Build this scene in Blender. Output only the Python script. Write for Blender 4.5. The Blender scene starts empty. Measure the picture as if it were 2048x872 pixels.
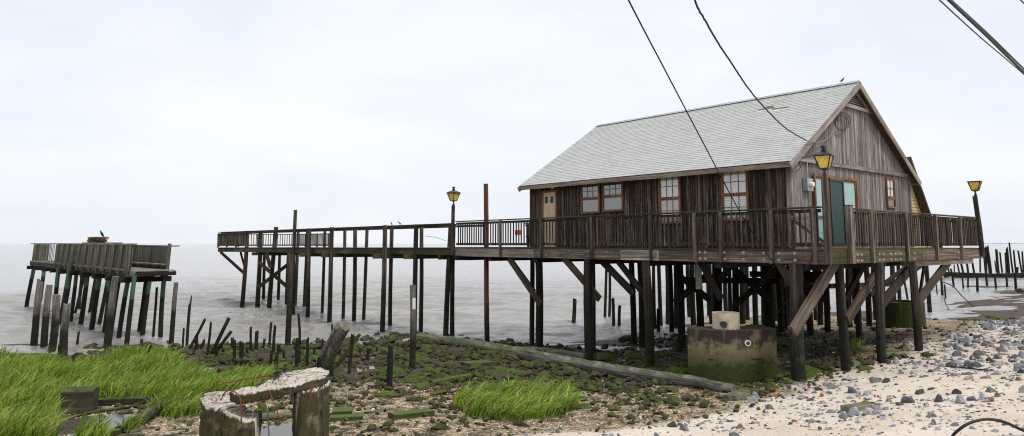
import bpy, bmesh, math, random
import numpy as np
from mathutils import Vector, Matrix
random.seed(7); RNG = np.random.default_rng(11)
SC = bpy.context.scene
COL = SC.collection
R = math.radians
# ------------------------------------------------------------------ survey of the site
F = 1408.6; PIT = R(6.0); PYC = 487 - F*math.tan(PIT); YAW = R(40.54)
OX, OY = 7.755, 19.5
CY, SY = math.cos(YAW), math.sin(YAW)          # s axis = (CY,SY) along the gable, t axis = (-SY,CY) along the long wall
WATER = -4.15; DECK = -0.15

def ray(px, py):
    u = (px-1024)/F; v = -(py-PYC)/F
    return Vector((u, math.cos(PIT)-v*math.sin(PIT), math.sin(PIT)+v*math.cos(PIT)))
def to_f(w): x, y = w[0]-OX, w[1]-OY; return Vector((x*CY+y*SY, -x*SY+y*CY, w[2]))
def to_w(p): return Vector((OX+p[0]*CY-p[1]*SY, OY+p[0]*SY+p[1]*CY, p[2]))
def on_s(px, py, s):
    r = ray(px, py); k = (s+OX*CY+OY*SY)/(r.x*CY+r.y*SY); return to_f(r*k)
def on_t(px, py, t):
    r = ray(px, py); k = (t-OX*SY+OY*CY)/(-r.x*SY+r.y*CY); return to_f(r*k)
def on_z(px, py, z): r = ray(px, py); return r*(z/r.z)
def at_y(px, py, Y): r = ray(px, py); return r*(Y/r.y)

# ------------------------------------------------------------------ terrain
def vnoise(x, y, seed=0):
    xi = np.floor(x).astype(np.int64); yi = np.floor(y).astype(np.int64)
    fx = x-xi; fy = y-yi; fx = fx*fx*(3-2*fx); fy = fy*fy*(3-2*fy)
    def h(a, b):
        n = (a*374761393 + b*668265263 + seed*982451653) & 0x7fffffff
        n = ((n ^ (n >> 13))*1274126177) & 0x7fffffff
        n = (n ^ (n >> 16)) & 0xffff
        return n/65535.0
    return (h(xi,yi)*(1-fx)+h(xi+1,yi)*fx)*(1-fy)+(h(xi,yi+1)*(1-fx)+h(xi+1,yi+1)*fx)*fy
def fbm(x, y, seed=0, o=4):
    a = 0; w = .5
    for k in range(o):
        a = a + w*(vnoise(x*2**k, y*2**k, seed+k)-.5); w *= .5
    return a

CP = [(7.5,18.9,-3.5),(9,19.3,-3.3),(10.3,20.1,-3.25),(11.9,21.2,-3.15),(4.2,22.4,-3.93),(2.6,24,-4.02),(1,26.8,-4.05),
      (-1,28.4,-4.08),(6,18.2,-3.62),(-3.5,11.5,-3.3),(-8,11,-3.25),(0,11,-3.22),(3,10.5,-3.02),(7,10.5,-2.72),(10,12,-2.62),
      (4,14,-3.32),(15,18,-2.75),(11.6,15.9,-2.68),(20,24,-2.9),(19,27.5,-3.1),(28,34,-3.5),(0,0,-1.7),(-30,0,-1.9),(30,0,-1.6),
      (-60,0,-2.2),(60,0,-1.6),(0,-30,-1.2),(-60,-30,-1.2),(60,-30,-1.2),(-13,18,-3.75),(-20,18,-3.75),(-8,20,-3.8),(-3,20,-3.75),(45,30,-2.6),
      (70,50,-3.2),(-45,15,-3.4)]
for px, py in [(0,693),(120,697),(300,703),(450,697),(560,690),(680,690),(840,675),(980,697),(1120,700),(1250,698),(1345,655),(1450,640),(1600,626),(1760,624),(1880,626),(1950,640)]:
    p = on_z(px, py, WATER); CP.append((p.x, p.y, WATER)); CP.append((p.x-1.5, p.y+16, WATER-1.0))
for px, py in [(1955,607),(2000,592),(2040,604),(2046,578),(2010,622),(1985,612)]:
    p = on_z(px, py, WATER); CP.append((p.x, p.y, WATER+.07))
for px, py in [(1892,604),(1905,582),(1962,574),(1905,615),(1930,598)]:
    p = on_z(px, py, WATER); CP.append((p.x, p.y, WATER-.14))
CP = np.array(CP)
def _k(r2): return np.sqrt(r2+4.0)
_A = np.zeros((len(CP)+3,)*2); _d = CP[:,None,:2]-CP[None,:,:2]
_A[:-3,:-3] = _k((_d**2).sum(-1)) + np.eye(len(CP))*-.15
_A[:-3,-3:] = np.c_[np.ones(len(CP)), CP[:,:2]/20]; _A[-3:,:-3] = _A[:-3,-3:].T
_W = np.linalg.solve(_A, np.r_[CP[:,2],0,0,0])
PUDDLES = []
BARS = []          # mud bars standing out of the shallow water
for px, py, rx, ry in [(2000,606,3.6,2.2),(1985,591,2.6,2.6),(2050,577,4.0,5.0),(1952,573,1.6,1.6),(1990,622,6.,1.6)]:
    p = on_z(px, py, WATER); BARS.append((p.x, p.y, rx, ry))
def hgt(x, y):
    x = np.asarray(x, float); y = np.asarray(y, float); sh = x.shape
    X = np.clip(x.ravel(), -80, 90); Y = np.clip(y.ravel(), -40, 95)
    z = _W[-3]+_W[-2]*X/20+_W[-1]*Y/20
    for c, w in zip(CP, _W[:-3]): z = z + w*_k((X-c[0])**2+(Y-c[1])**2)
    z = np.clip(z, -6.5, -1.0)
    z = z + .10*fbm(X*.5, Y*.5, 3, 3)
    for (a, b, rx, ry) in BARS: z = np.maximum(z, WATER+.085-(((X-a)/rx)**2+((Y-b)/ry)**2)*.16)
    for (a, b, r) in PUDDLES:
        z = z - .09*np.exp(-(((X-a)**2+(Y-b)**2)/(r*r))**2)
    return z.reshape(sh)
def h1(x, y): return float(hgt(np.array([x]), np.array([y]))[0])
_K = np.geomspace(5, 200, 900)
def ground(px, py):
    r = ray(px, py); k = _K
    g = np.maximum(hgt(r.x*k, r.y*k), WATER)
    dz = r.z*k-g; i = np.argmax(dz < 0)
    if i == 0: return on_z(px, py, WATER)
    f = dz[i-1]/(dz[i-1]-dz[i]); kk = k[i-1]+f*(k[i]-k[i-1])
    return r*kk
for px, py, r in [(462,737,.75),(408,738,.5),(527,736,.6),(437,731,.45),(707,739,.35),(745,734,.3),(560,862,.62),(190,850,.9),(672,745,.3),(1010,740,.25),(1175,690,.5)]:
    p = ground(px, py); PUDDLES.append((p.x, p.y, r))

# ------------------------------------------------------------------ materials
class G:
    def __init__(s, name):
        s.m = bpy.data.materials.new(name); s.m.use_nodes = True; s.t = s.m.node_tree; s.t.nodes.clear()
        s.o = s.n('ShaderNodeOutputMaterial')
    def n(s, typ, ins=None, **pr):
        x = s.t.nodes.new(typ)
        for k, v in pr.items(): setattr(x, k, v)
        for k, v in (ins or {}).items():
            if isinstance(v, bpy.types.NodeSocket): s.t.links.new(v, x.inputs[k])
            else: x.inputs[k].default_value = v
        return x
    def mix(s, a, b, f, mode='MIX'):
        return s.n('ShaderNodeMixRGB', {0: f, 1: a, 2: b}, blend_type=mode).outputs[0]
    def ramp(s, f, stops):
        x = s.n('ShaderNodeValToRGB', {0: f}); e = x.color_ramp.elements
        while len(e) < len(stops): e.new(.5)
        for i, (p, c) in enumerate(stops):
            e[i].position = p; e[i].color = c4(c) if not isinstance(c, (int, float)) else (c, c, c, 1)
        return x.outputs[0]
    def mp(s, v, a, b, c=0., d=1.):
        return s.n('ShaderNodeMapRange', {0: v, 1: a, 2: b, 3: c, 4: d}).outputs[0]
    def mul(s, a, b, op='MULTIPLY'):
        return s.n('ShaderNodeMath', {0: a, 1: b}, operation=op).outputs[0]
    def noise(s, v, sc, de=4., ro=.6, col=False):
        x = s.n('ShaderNodeTexNoise', {'Vector': v, 'Scale': sc, 'Detail': de, 'Roughness': ro}); return x.outputs[1 if col else 0]
    def fin(s, col, rough=.85, bump=None, bs=.3, bd=.02, spec=.3, **kw):
        ins = {'Base Color': col, 'Roughness': rough, 'Specular IOR Level': spec}; ins.update(kw)
        p = s.n('ShaderNodeBsdfPrincipled', ins)
        if bump is not None:
            b = s.n('ShaderNodeBump', {'Height': bump, 'Strength': bs, 'Distance': bd}); s.t.links.new(b.outputs[0], p.inputs['Normal'])
        s.t.links.new(p.outputs[0], s.o.inputs[0]); s.p = p
        return s.m
def c4(c): return (c[0], c[1], c[2], 1.0)

def wood(name, dark, mid, light, streak=(11,11,.7), rough=.85, algae=0, moss=0., island=False, tint=.35, bs=.5, top=None, algz=(-1.5,-2.6), green=(.03,.05,.012), stain=0.):
    g = G(name)
    tc = g.n('ShaderNodeTexCoord'); oi = g.n('ShaderNodeObjectInfo'); geo = g.n('ShaderNodeNewGeometry')
    rnd = geo.outputs['Random Per Island'] if island else oi.outputs['Random']
    v = g.n('ShaderNodeVectorMath', {0: tc.outputs['Object'], 1: g.n('ShaderNodeCombineXYZ', {0: g.mul(rnd, 31.), 1: g.mul(rnd, 17.), 2: g.mul(rnd, 53.)}).outputs[0]}, operation='ADD').outputs[0]
    mv = g.n('ShaderNodeMapping', {0: v, 3: streak}).outputs[0]
    n1 = g.noise(mv, 1., 7., .68)
    n2 = g.noise(v, 1.3, 4., .6)
    n3 = g.noise(g.n('ShaderNodeMapping', {0: v, 3: (streak[0]*4, streak[1]*4, streak[2]*3)}).outputs[0], 1., 3., .6)
    f = g.mul(g.mul(n1, .75), g.mul(n3, .25), 'ADD')
    col = g.ramp(f, [(.33, dark), (.5, mid), (.68, light)])
    val = g.mul(g.mp(rnd, 0, 1, 1-tint, 1+tint), g.mp(n2, .3, .7, .7, 1.25))
    col = g.mix(col, g.n('ShaderNodeCombineXYZ', {0: val, 1: val, 2: val}).outputs[0], 1., 'MULTIPLY')
    if stain:
        sp = g.mp(g.noise(g.n('ShaderNodeMapping', {0: v, 3: (6,6,1.2)}).outputs[0], 1., 5., .7), .56, .68)
        col = g.mix(col, c4(light), g.mul(sp, stain))
    if moss:
        up = g.n('ShaderNodeSeparateXYZ', {0: geo.outputs['Normal']}).outputs[2]
        mm = g.mul(g.mp(up, .3, .8), g.mp(g.noise(geo.outputs['Position'], 3.5, 5., .7), .62-.3*moss, .7-.2*moss))
        mc = g.mix(c4((.035,.055,.012)), c4((.10,.14,.025)), g.noise(geo.outputs['Position'], 9., 4., .6))
        col = g.mix(col, mc, mm)
    if algae:
        z = g.n('ShaderNodeSeparateXYZ', {0: geo.outputs['Position']}).outputs[2]
        zz = g.mul(z, g.mul(g.mul(g.noise(geo.outputs['Position'], 2.3, 4., .6), .5, 'SUBTRACT'), 1.6), 'ADD')
        m1 = g.mp(zz, algz[0], algz[1])
        gc = g.mix(c4((.010,.009,.006)), c4(green), g.mp(g.noise(geo.outputs['Position'], 4., 4., .6), .5, .72))
        col = g.mix(col, gc, g.mul(m1, algae))
    if top is not None:       # paint-like green growth band on the pier legs
        z = g.n('ShaderNodeSeparateXYZ', {0: geo.outputs['Position']}).outputs[2]
        zz = g.mul(z, g.mul(g.mul(g.noise(geo.outputs['Position'], 1.2, 3., .6), .5, 'SUBTRACT'), .8), 'ADD')
        col = g.mix(c4((.012,.012,.009)), g.mix(c4(top), c4((.05,.075,.045)), g.mp(n1, .4, .6)), g.mp(zz, -2.34, -2.22))
    return g.fin(col, rough, f, bs, .012)

M = {}
M['wall_dark'] = wood('dark weathered siding', (.008,.006,.0045), (.046,.031,.023), (.25,.205,.175), (16,16,.5), island=True, tint=.6, bs=.6, stain=.55)
M['wall_grey'] = wood('grey weathered siding', (.055,.045,.04), (.16,.14,.128), (.38,.355,.335), (16,16,.5), island=True, tint=.32, bs=.5, stain=.3)
M['rail'] = wood('weathered railing wood', (.009,.007,.0055), (.046,.033,.025), (.23,.19,.155), (18,18,.8), tint=.6, moss=.3, stain=.3)
M['post'] = wood('grey post wood', (.022,.016,.012), (.095,.072,.057), (.28,.235,.20), (15,15,.7), tint=.35, moss=.4)
M['beam'] = wood('weathered beam', (.016,.012,.009), (.085,.062,.05), (.29,.24,.20), (14,14,.5), tint=.4, moss=1.0, stain=.5)
M['beam_light'] = wood('bleached beam', (.07,.055,.046), (.27,.225,.195), (.50,.45,.41), (14,14,.5), tint=.2, moss=1.0)
M['beam_green'] = wood('mossy beam', (.018,.016,.009), (.05,.047,.022), (.12,.105,.055), (9,9,.6), tint=.4, moss=1.2)
M['brace'] = wood('brace timber', (.012,.009,.006), (.045,.032,.021), (.13,.098,.066), (14,14,.5), tint=.4)
M['brace_light'] = wood('weathered brace', (.03,.023,.017), (.11,.085,.062), (.24,.20,.155), (12,12,.5), tint=.1)
M['dark'] = wood('shade-darkened joist wood', (.005,.004,.003), (.014,.010,.008), (.036,.027,.02), (12,12,.6), tint=.3)  # near-black wood, the shade below the deck is put into its colour
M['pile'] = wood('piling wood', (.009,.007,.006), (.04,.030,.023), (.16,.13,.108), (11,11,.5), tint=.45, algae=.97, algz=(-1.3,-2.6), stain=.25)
M['pile_deck'] = wood('shade-darkened deck piling', (.005,.004,.0035), (.021,.016,.012), (.10,.08,.066), (11,11,.5), tint=.5, algae=.97, algz=(-1.3,-2.6), stain=.3, green=(.022,.032,.009))  # darker copy of the piling wood, under-house shade put into its colour
M['pile_grey'] = wood('grey piling', (.04,.035,.032), (.14,.126,.117), (.33,.31,.29), (11,11,.5), tint=.2, algae=.97, algz=(-2.3,-2.9), stain=.2)
M['pile_rust'] = wood('rust brown piling', (.02,.010,.006), (.10,.045,.024), (.22,.12,.075), (9,9,.5), tint=.1, algae=.97, algz=(-2.0,-3.2))
M['pile_black'] = wood('black piling wood', (.004,.0035,.003), (.011,.009,.007), (.035,.028,.022), (9,9,.5), tint=.3, algae=.8, algz=(-2.2,-3.2), green=(.025,.04,.012))  # near-black wood for inner legs, stubs and far rows
M['pile_green'] = wood('green grown piling', (.04,.05,.03), (.06,.08,.05), (.1,.13,.08), (9,9,.5), tint=.2, top=(.06,.125,.068))
M['pier_board'] = wood('grey green pier boards', (.026,.025,.018), (.105,.099,.075), (.22,.21,.165), (14,14,.6), island=True, tint=.35)
M['pier_floor'] = wood('pale pier planks', (.09,.085,.07), (.22,.20,.165), (.36,.33,.28), (14,14,.6), island=True, tint=.25)
M['log'] = wood('driftwood log', (.03,.026,.022), (.15,.135,.122), (.40,.38,.34), (8,8,.5), tint=.15, moss=.62)
M['log_moss'] = wood('mossy log', (.05,.045,.03), (.17,.16,.11), (.34,.32,.25), (7,7,.5), tint=.15, moss=.75)
M['log_dark'] = wood('wet dark timber', (.008,.007,.005), (.03,.026,.018), (.08,.068,.045), (8,8,.5), tint=.2, moss=.5)
M['board_moss'] = wood('moss covered board', (.02,.022,.008), (.045,.055,.014), (.09,.10,.03), (6,6,.8), tint=.25, moss=1.35)
M['trim'] = wood('red brown window trim', (.075,.035,.018), (.19,.09,.048), (.29,.16,.095), (12,12,.7), tint=.1, bs=.2)
M['fascia'] = wood('weathered fascia', (.06,.045,.035), (.22,.175,.14), (.42,.36,.31), (10,10,.5), tint=.12, stain=.2)
M['rake'] = wood('grey rake board', (.13,.11,.095), (.27,.24,.215), (.42,.39,.36), (10,10,.5), tint=.1)
M['soffit'] = wood('soffit boards', (.025,.018,.013), (.07,.05,.038), (.14,.105,.08), (10,10,.5), tint=.1)

def plain(name, col, rough=.6, var=.25, sc=8., spec=.3, metal=0., bs=.1):
    g = G(name); tc = g.n('ShaderNodeTexCoord')
    n = g.noise(tc.outputs['Object'], sc, 5., .6)
    k = g.mp(n, .3, .7, 1-var, 1+var)
    c = g.mix(c4(col), g.n('ShaderNodeCombineXYZ', {0: k, 1: k, 2: k}).outputs[0], 1., 'MULTIPLY')
    return g.fin(c, rough, n, bs, .01, spec, Metallic=metal)
M['iron'] = plain('black painted iron', (.015,.017,.024), .35, .3, 12, .5)
M['steel'] = plain('galvanised steel', (.34,.36,.38), .45, .25, 15, .5, .4)
M['white'] = plain('white plastic', (.7,.7,.68), .5, .08)
M['blind'] = plain('white blind', (.80,.81,.80), .7, .03)
M['curtain'] = plain('cream curtain', (.50,.43,.36), .8, .1)
M['net'] = plain('grey net curtain', (.17,.18,.19), .8, .08, 2.)
M['teal'] = plain('pale teal curtain', (.42,.60,.58), .8, .1)
M['screen'] = plain('dark green screen', (.030,.062,.058), .6, .2)
M['door'] = plain('cream door paint', (.54,.42,.27), .55, .12)
M['cable'] = plain('black cable', (.012,.012,.013), .5, .2)
M['cable_grey'] = plain('grey cable', (.22,.22,.23), .5, .2)
M['hose'] = plain('dark rubber hose', (.013,.015,.02), .4, .2)
M['orange'] = plain('orange paint', (.75,.20,.02), .5, .15)
M['rust'] = plain('rusted iron', (.13,.038,.018), .85, .5, 20)
M['twig'] = wood('nest twigs', (.04,.025,.015), (.13,.08,.05), (.28,.19,.13), (9,9,.9), island=True, tint=.5)
M['plumage'] = plain('dark plumage', (.022,.017,.013), .8, .4, 20)
M['plumage_white'] = plain('white plumage', (.62,.60,.56), .8, .1, 20)
M['pvc'] = plain('grey plastic pipe', (.26,.26,.24), .5, .15)
M['far'] = plain('haze-tinted far shore', (.30,.34,.35), .9, .3, .02)  # distance haze is mixed into this pale shore colour
M['bolt'] = plain('pale bolt washer', (.38,.34,.28), .5, .3, 30, .4)
M['buff'] = plain('buff vinyl siding', (.52,.40,.20), .6, .1, 3)

g = G('amber lantern glass')       # amber panes, unlit
M['amber'] = g.fin(g.mix(c4((.45,.25,.03)), c4((.90,.62,.11)), g.mp(g.noise(g.n('ShaderNodeTexCoord').outputs['Object'], 7., 5.), .3, .5)), .25, spec=.5, **{'Transmission Weight': .15})
g = G('window glass')
fr = g.n('ShaderNodeFresnel', {'IOR': 1.5}).outputs[0]
mx = g.n('ShaderNodeMixShader', {0: .16, 1: g.n('ShaderNodeBsdfTransparent', {0: (.82,.86,.86,1)}).outputs[0], 2: g.n('ShaderNodeBsdfGlossy', {0: (1,1,1,1), 1: .02}).outputs[0]})
g.t.links.new(mx.outputs[0], g.o.inputs[0]); M['glass'] = g.m

g = G('pale shingles'); geo = g.n('ShaderNodeNewGeometry'); tc = g.n('ShaderNodeTexCoord')
rp = geo.outputs['Random Per Island']; k = g.mp(rp, 0, 1, .92, 1.05)
n = g.noise(tc.outputs['Object'], 60., 3., .7); n2 = g.noise(tc.outputs['Object'], .8, 5., .65)
col = g.mix(c4((.46,.47,.46)), c4((.44,.395,.33)), g.mp(n2, .58, .78))
kk = g.mul(k, g.mp(n, .3, .7, .86, 1.12))
M['shingle'] = g.fin(g.mix(col, g.n('ShaderNodeCombineXYZ', {0: kk, 1: kk, 2: kk}).outputs[0], 1., 'MULTIPLY'), .9, n, .4, .006, .2)
M['felt'] = plain('roof felt', (.13,.115,.095), .9, .3, 6)

def concrete(name, lo=-3.6, hi=-2.2, white=False, base=(.26,.215,.125)):
    g = G(name); geo = g.n('ShaderNodeNewGeometry'); P = geo.outputs['Position']
    sp = g.n('ShaderNodeSeparateXYZ', {0: P}).outputs[2]
    n1 = g.noise(P, 3., 6., .65); n2 = g.noise(P, 26., 4., .7); n3 = g.noise(g.n('ShaderNodeMapping', {0: P, 3: (5,5,.7)}).outputs[0], 1., 5., .6)
    col = g.mix(c4(base), c4((base[0]*.55,base[1]*.55,base[2]*.5)), g.mp(n1, .4, .65))
    h = g.mul(g.mp(sp, lo, hi), g.mul(g.mul(n1, .5, 'SUBTRACT'), .9), 'ADD')
    col = g.mix(col, c4((.040,.030,.025)), g.mul(g.mp(h, .62, .80), g.mp(n3, .30, .5, .45, 1.)))        # dark upper stain
    gr = g.mix(c4((.016,.02,.006)), c4((.062,.08,.016)), g.mp(n2, .35, .7))
    col = g.mix(col, gr, g.mp(h, .66, .30))
    if white:
        up = g.n('ShaderNodeSeparateXYZ', {0: geo.outputs['Normal']}).outputs[2]
        wt = g.mix(c4((.56,.50,.44)), c4((.16,.125,.085)), g.mp(g.mul(n2, g.mul(n1, .5), 'ADD'), .72, .92))
        col = g.mix(col, wt, g.mul(g.mp(up, .25, .6), g.mp(n1, .25, .4)))
        rim = g.mul(g.mp(h, .86, 1.0), g.mp(n2, .46, .58)); col = g.mix(col, wt, g.mul(rim, .6))
        bg = g.mix(c4((.018,.018,.007)), c4((.06,.055,.022)), n2); col = g.mix(col, bg, g.mul(g.mp(up, .5, .2), g.mp(n1, .36, .50)))
    f = g.mul(g.mul(n2, .6), n1, 'ADD')
    return g.fin(col, .9, f, .9 if white else .35, .03)
M['tank'] = concrete('algae stained concrete', -3.65, -2.25)
M['tank_dark'] = concrete('mossy concrete', -3.3, -1.2, base=(.09,.085,.06))
M['riser'] = plain('pale concrete', (.50,.43,.33), .85, .22, 5, bs=.3)
M['ring'] = concrete('barnacled concrete', -3.3, -1.75, True, (.22,.17,.10))

g = G('mossy stone'); geo = g.n('ShaderNodeNewGeometry'); oi = g.n('ShaderNodeObjectInfo'); P = geo.outputs['Position']
def mossy(rnd, g=g, geo=geo, P=P):
    up = g.n('ShaderNodeSeparateXYZ', {0: geo.outputs['Normal']}).outputs[2]
    n = g.noise(P, 7., 5., .7); n2 = g.noise(P, 40., 3., .6)
    st = g.mix(c4((.022,.016,.011)), c4((.12,.095,.072)), g.mp(n, .3, .7))
    mo = g.mix(c4((.010,.016,.003)), c4((.10,.145,.014)), g.mp(n2, .3, .75))
    k = g.mp(rnd, 0, 1, .25, 1.25)
    mo = g.mix(mo, g.n('ShaderNodeCombineXYZ', {0: k, 1: k, 2: k}).outputs[0], 1., 'MULTIPLY')
    mk = g.mul(g.mp(up, -.1, .45), g.mp(g.mul(n, g.mul(rnd, .35), 'ADD'), .52, .66))
    return g.fin(g.mix(st, mo, mk), .85, n2, .6, .02)
M['moss'] = mossy(oi.outputs['Random'])
g = G('mossy rubble'); geo = g.n('ShaderNodeNewGeometry'); P = geo.outputs['Position']
M['moss_i'] = mossy(geo.outputs['Random Per Island'], g, geo, P)
def greyrock(name, island):
    g = G(name); geo = g.n('ShaderNodeNewGeometry'); P = geo.outputs['Position']
    rnd = geo.outputs['Random Per Island'] if island else g.n('ShaderNodeObjectInfo').outputs['Random']
    n = g.noise(P, 14., 5., .7)
    b = g.ramp(rnd, [(0., (.045,.047,.05)), (.3, (.13,.136,.142)), (.7, (.27,.28,.288)), (.93, (.36,.37,.37)), (.965, (.24,.10,.075)), (1., (.30,.26,.21))])
    k = g.mp(n, .3, .7, .65, 1.3)
    return g.fin(g.mix(b, g.n('ShaderNodeCombineXYZ', {0: k, 1: k, 2: k}).outputs[0], 1., 'MULTIPLY'), .8, n, .5, .015)
M['rock'] = greyrock('grey rock', False); M['rock_i'] = greyrock('grey rubble', True)
g = G('shell gravel'); geo = g.n('ShaderNodeNewGeometry')
b = g.ramp(geo.outputs['Random Per Island'], [(0., (.035,.028,.02)), (.22, (.12,.085,.05)), (.5, (.36,.26,.15)), (.8, (.62,.52,.38)), (1., (.75,.70,.62))])
M['shell'] = g.fin(b, .8)
g = G('red brick'); M['brick'] = g.fin(g.mix(c4((.30,.055,.035)), c4((.42,.12,.07)), g.noise(g.n('ShaderNodeTexCoord').outputs['Object'], 9.)), .85)

g = G('foreshore'); geo = g.n('ShaderNodeNewGeometry'); P = geo.outputs['Position']
at = g.n('ShaderNodeAttribute', attribute_name='zone'); ch = g.n('ShaderNodeSeparateColor', {0: at.outputs[0]})
n1 = g.noise(P, 2.2, 6., .65); n2 = g.noise(P, 30., 4., .7); n0 = g.noise(P, .7, 4., .6)
vo = g.n('ShaderNodeTexVoronoi', {'Vector': P, 'Scale': 26.}); vr = g.n('ShaderNodeSeparateColor', {0: vo.outputs['Color']}).outputs[0]
shell = g.ramp(vr, [(.0, (.05,.038,.024)), (.3, (.17,.12,.07)), (.6, (.34,.25,.14)), (.9, (.6,.5,.36))])
shell = g.mix(shell, c4((.14,.10,.06)), g.mp(n1, .45, .7, 0, .7))
mossc = g.mix(c4((.014,.014,.007)), c4((.045,.05,.014)), g.mp(n2, .35, .7))
base = g.mix(shell, mossc, g.mul(ch.outputs[1], g.mp(n1, .45, .6)))
sand = g.mix(c4((.56,.465,.37)), c4((.66,.575,.485)), g.mp(n0, .35, .65))
sand = g.mix(sand, c4((.34,.25,.17)), g.mp(n2, .60, .75, 0, .55))
base = g.mix(base, sand, g.mp(g.mul(ch.outputs[0], g.mul(g.mul(n1, .5, 'SUBTRACT'), .9), 'ADD'), .35, .6))
mud = g.mix(c4((.028,.017,.012)), c4((.095,.055,.038)), g.mp(n1, .35, .65))
base = g.mix(base, mud, g.mp(g.mul(ch.outputs[2], g.mul(g.mul(n1, .5, 'SUBTRACT'), .9), 'ADD'), .35, .6))
rg = g.mp(ch.outputs[2], .2, .8, .92, .7)
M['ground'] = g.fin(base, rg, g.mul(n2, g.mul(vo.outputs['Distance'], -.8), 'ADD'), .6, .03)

g = G('bay water'); geo = g.n('ShaderNodeNewGeometry'); P = geo.outputs['Position']
w1 = g.noise(g.n('ShaderNodeMapping', {0: P, 3: (2.2,4.6,1)}).outputs[0], 1.6, 4., .62)
w2 = g.noise(g.n('ShaderNodeMapping', {0: P, 3: (.45,1.3,1)}).outputs[0], 1., 4., .6)
big = g.noise(g.n('ShaderNodeMapping', {0: P, 3: (.02,.06,1)}).outputs[0], 1., 3., .6)
hh = g.mul(g.mul(w1, .55), w2, 'ADD')
col = g.mix(c4((.225,.208,.185)), c4((.275,.268,.255)), g.mp(big, .35, .65))
M['water'] = g.fin(col, .10, hh, .9, .08, .5, IOR=1.33)
g = G('puddle water'); M['puddle'] = g.fin((.08,.07,.06,1), .05, g.noise(g.n('ShaderNodeNewGeometry').outputs['Position'], 5.), .05, .01, .5, IOR=1.33)

def grassmat(name, a, b, c):
    g = G(name); geo = g.n('ShaderNodeNewGeometry')
    col = g.ramp(geo.outputs['Random Per Island'], [(0., a), (.38, b), (.86, c), (.94, (.33,.30,.12)), (1., (.42,.34,.17))])
    pn = g.noise(geo.outputs['Position'], .9, 3., .6); k = g.mp(pn, .35, .65, .78, 1.15)
    col = g.mix(col, g.n('ShaderNodeCombineXYZ', {0: k, 1: k, 2: k}).outputs[0], 1., 'MULTIPLY')
    p = g.n('ShaderNodeBsdfPrincipled', {'Base Color': col, 'Roughness': .5, 'Specular IOR Level': .35})
    tr = g.n('ShaderNodeBsdfTranslucent', {0: col})
    mx = g.n('ShaderNodeMixShader', {0: .38, 1: p.outputs[0], 2: tr.outputs[0]})
    g.t.links.new(mx.outputs[0], g.o.inputs[0]); return g.m
M['grass'] = grassmat('marsh grass', (.05,.11,.008), (.20,.335,.024), (.44,.54,.10))

# ------------------------------------------------------------------ object helpers
def meta(o, label=None, cat=None, group=None, kind=None):
    if label: o['label'] = label
    if cat: o['category'] = cat
    if group: o['group'] = group
    if kind: o['kind'] = kind
    return o
def fastmesh(name, V, Fc, mat=None, smooth=False):
    me = bpy.data.meshes.new(name)
    if isinstance(V, np.ndarray) and isinstance(Fc, np.ndarray):
        n = Fc.shape[1]; me.vertices.add(len(V)); me.vertices.foreach_set('co', V.astype(np.float32).ravel())
        me.loops.add(Fc.size); me.loops.foreach_set('vertex_index', Fc.astype(np.int32).ravel())
        me.polygons.add(len(Fc)); me.polygons.foreach_set('loop_start', np.arange(0, Fc.size, n, dtype=np.int32)); me.update(calc_edges=True)
    else:
        me.from_pydata([tuple(v) for v in V], [], Fc); me.update()
    if mat: me.materials.append(mat)
    if smooth: me.polygons.foreach_set('use_smooth', [True]*len(me.polygons))
    return me
def link(name, me, parent=None, mw=None):
    o = bpy.data.objects.new(name, me); COL.objects.link(o)
    if parent is not None: o.parent = parent
    if mw is not None: o.matrix_basis = mw
    return o
class T:
    """A thing: an Empty at its base; parts are placed in the house grid (grid=True) or in world axes."""
    def __init__(s, name, label, cat, pos, grid=True, group=None):
        s.off = Vector(pos); s.grid = grid
        s.o = bpy.data.objects.new(name, None); COL.objects.link(s.o); s.o.empty_display_size = .2
        s.o.location = to_w(pos) if grid else pos
        if grid: s.o.rotation_euler = (0, 0, YAW)
        meta(s.o, label, cat, group)
    def put(s, name, V, Fc, mat, parent=None, smooth=False, org=None):
        org = Vector(org) if org is not None else s.off
        me = fastmesh(name, [Vector(v)-org for v in V], Fc, mat, smooth)
        return s.child(name, me, Matrix.Translation(org-s.off), parent)
    def child(s, name, me, mw, parent=None):
        o = link(name, me, parent or s.o)
        o.matrix_basis = mw
        if parent is not None and parent is not s.o: o.matrix_parent_inverse = parent.matrix_basis.inverted()
        return o
    def member(s, name, p, q, w, h, mat, parent=None, roll=0., end=0.):
        p = Vector(p); q = Vector(q); L = (q-p).length
        me = fastmesh(name, *beam_geo(w, h, L), mat)
        return s.child(name, me, Matrix.Translation(-s.off) @ orient(p, q, roll), parent)
def orient(p, q, roll=0.):
    z = (q-p).normalized()
    x = Vector((1,0,0)) if abs(z.z) > .985 else Vector((0,0,1)).cross(z).normalized()
    y = z.cross(x).normalized(); x = y.cross(z)
    m = Matrix((x, y, z)).transposed().to_4x4()
    return Matrix.Translation(p) @ m @ Matrix.Rotation(roll, 4, 'Z')
def beam_geo(w, h, L, c=None):
    """timber with chamfered arrises and slightly uneven faces"""
    c = min(w, h)*.09 if c is None else c
    a, b = w/2, h/2
    prof = [(-a+c,-b),(a-c,-b),(a,-b+c),(a,b-c),(a-c,b),(-a+c,b),(-a,b-c),(-a,-b+c)]
    n = max(1, min(8, int(L/.7))); V = []; j = min(w, h)*.025
    for k in range(n+1):
        dx, dy = random.uniform(-j, j), random.uniform(-j, j)
        V += [(x+dx, y+dy, L*k/n) for x, y in prof]
    Fc = [tuple(range(7, -1, -1)), tuple(range(n*8, n*8+8))]
    for k in range(n):
        for i in range(8): Fc.append((k*8+i, k*8+(i+1) % 8, (k+1)*8+(i+1) % 8, (k+1)*8+i))
    return V, Fc
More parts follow.
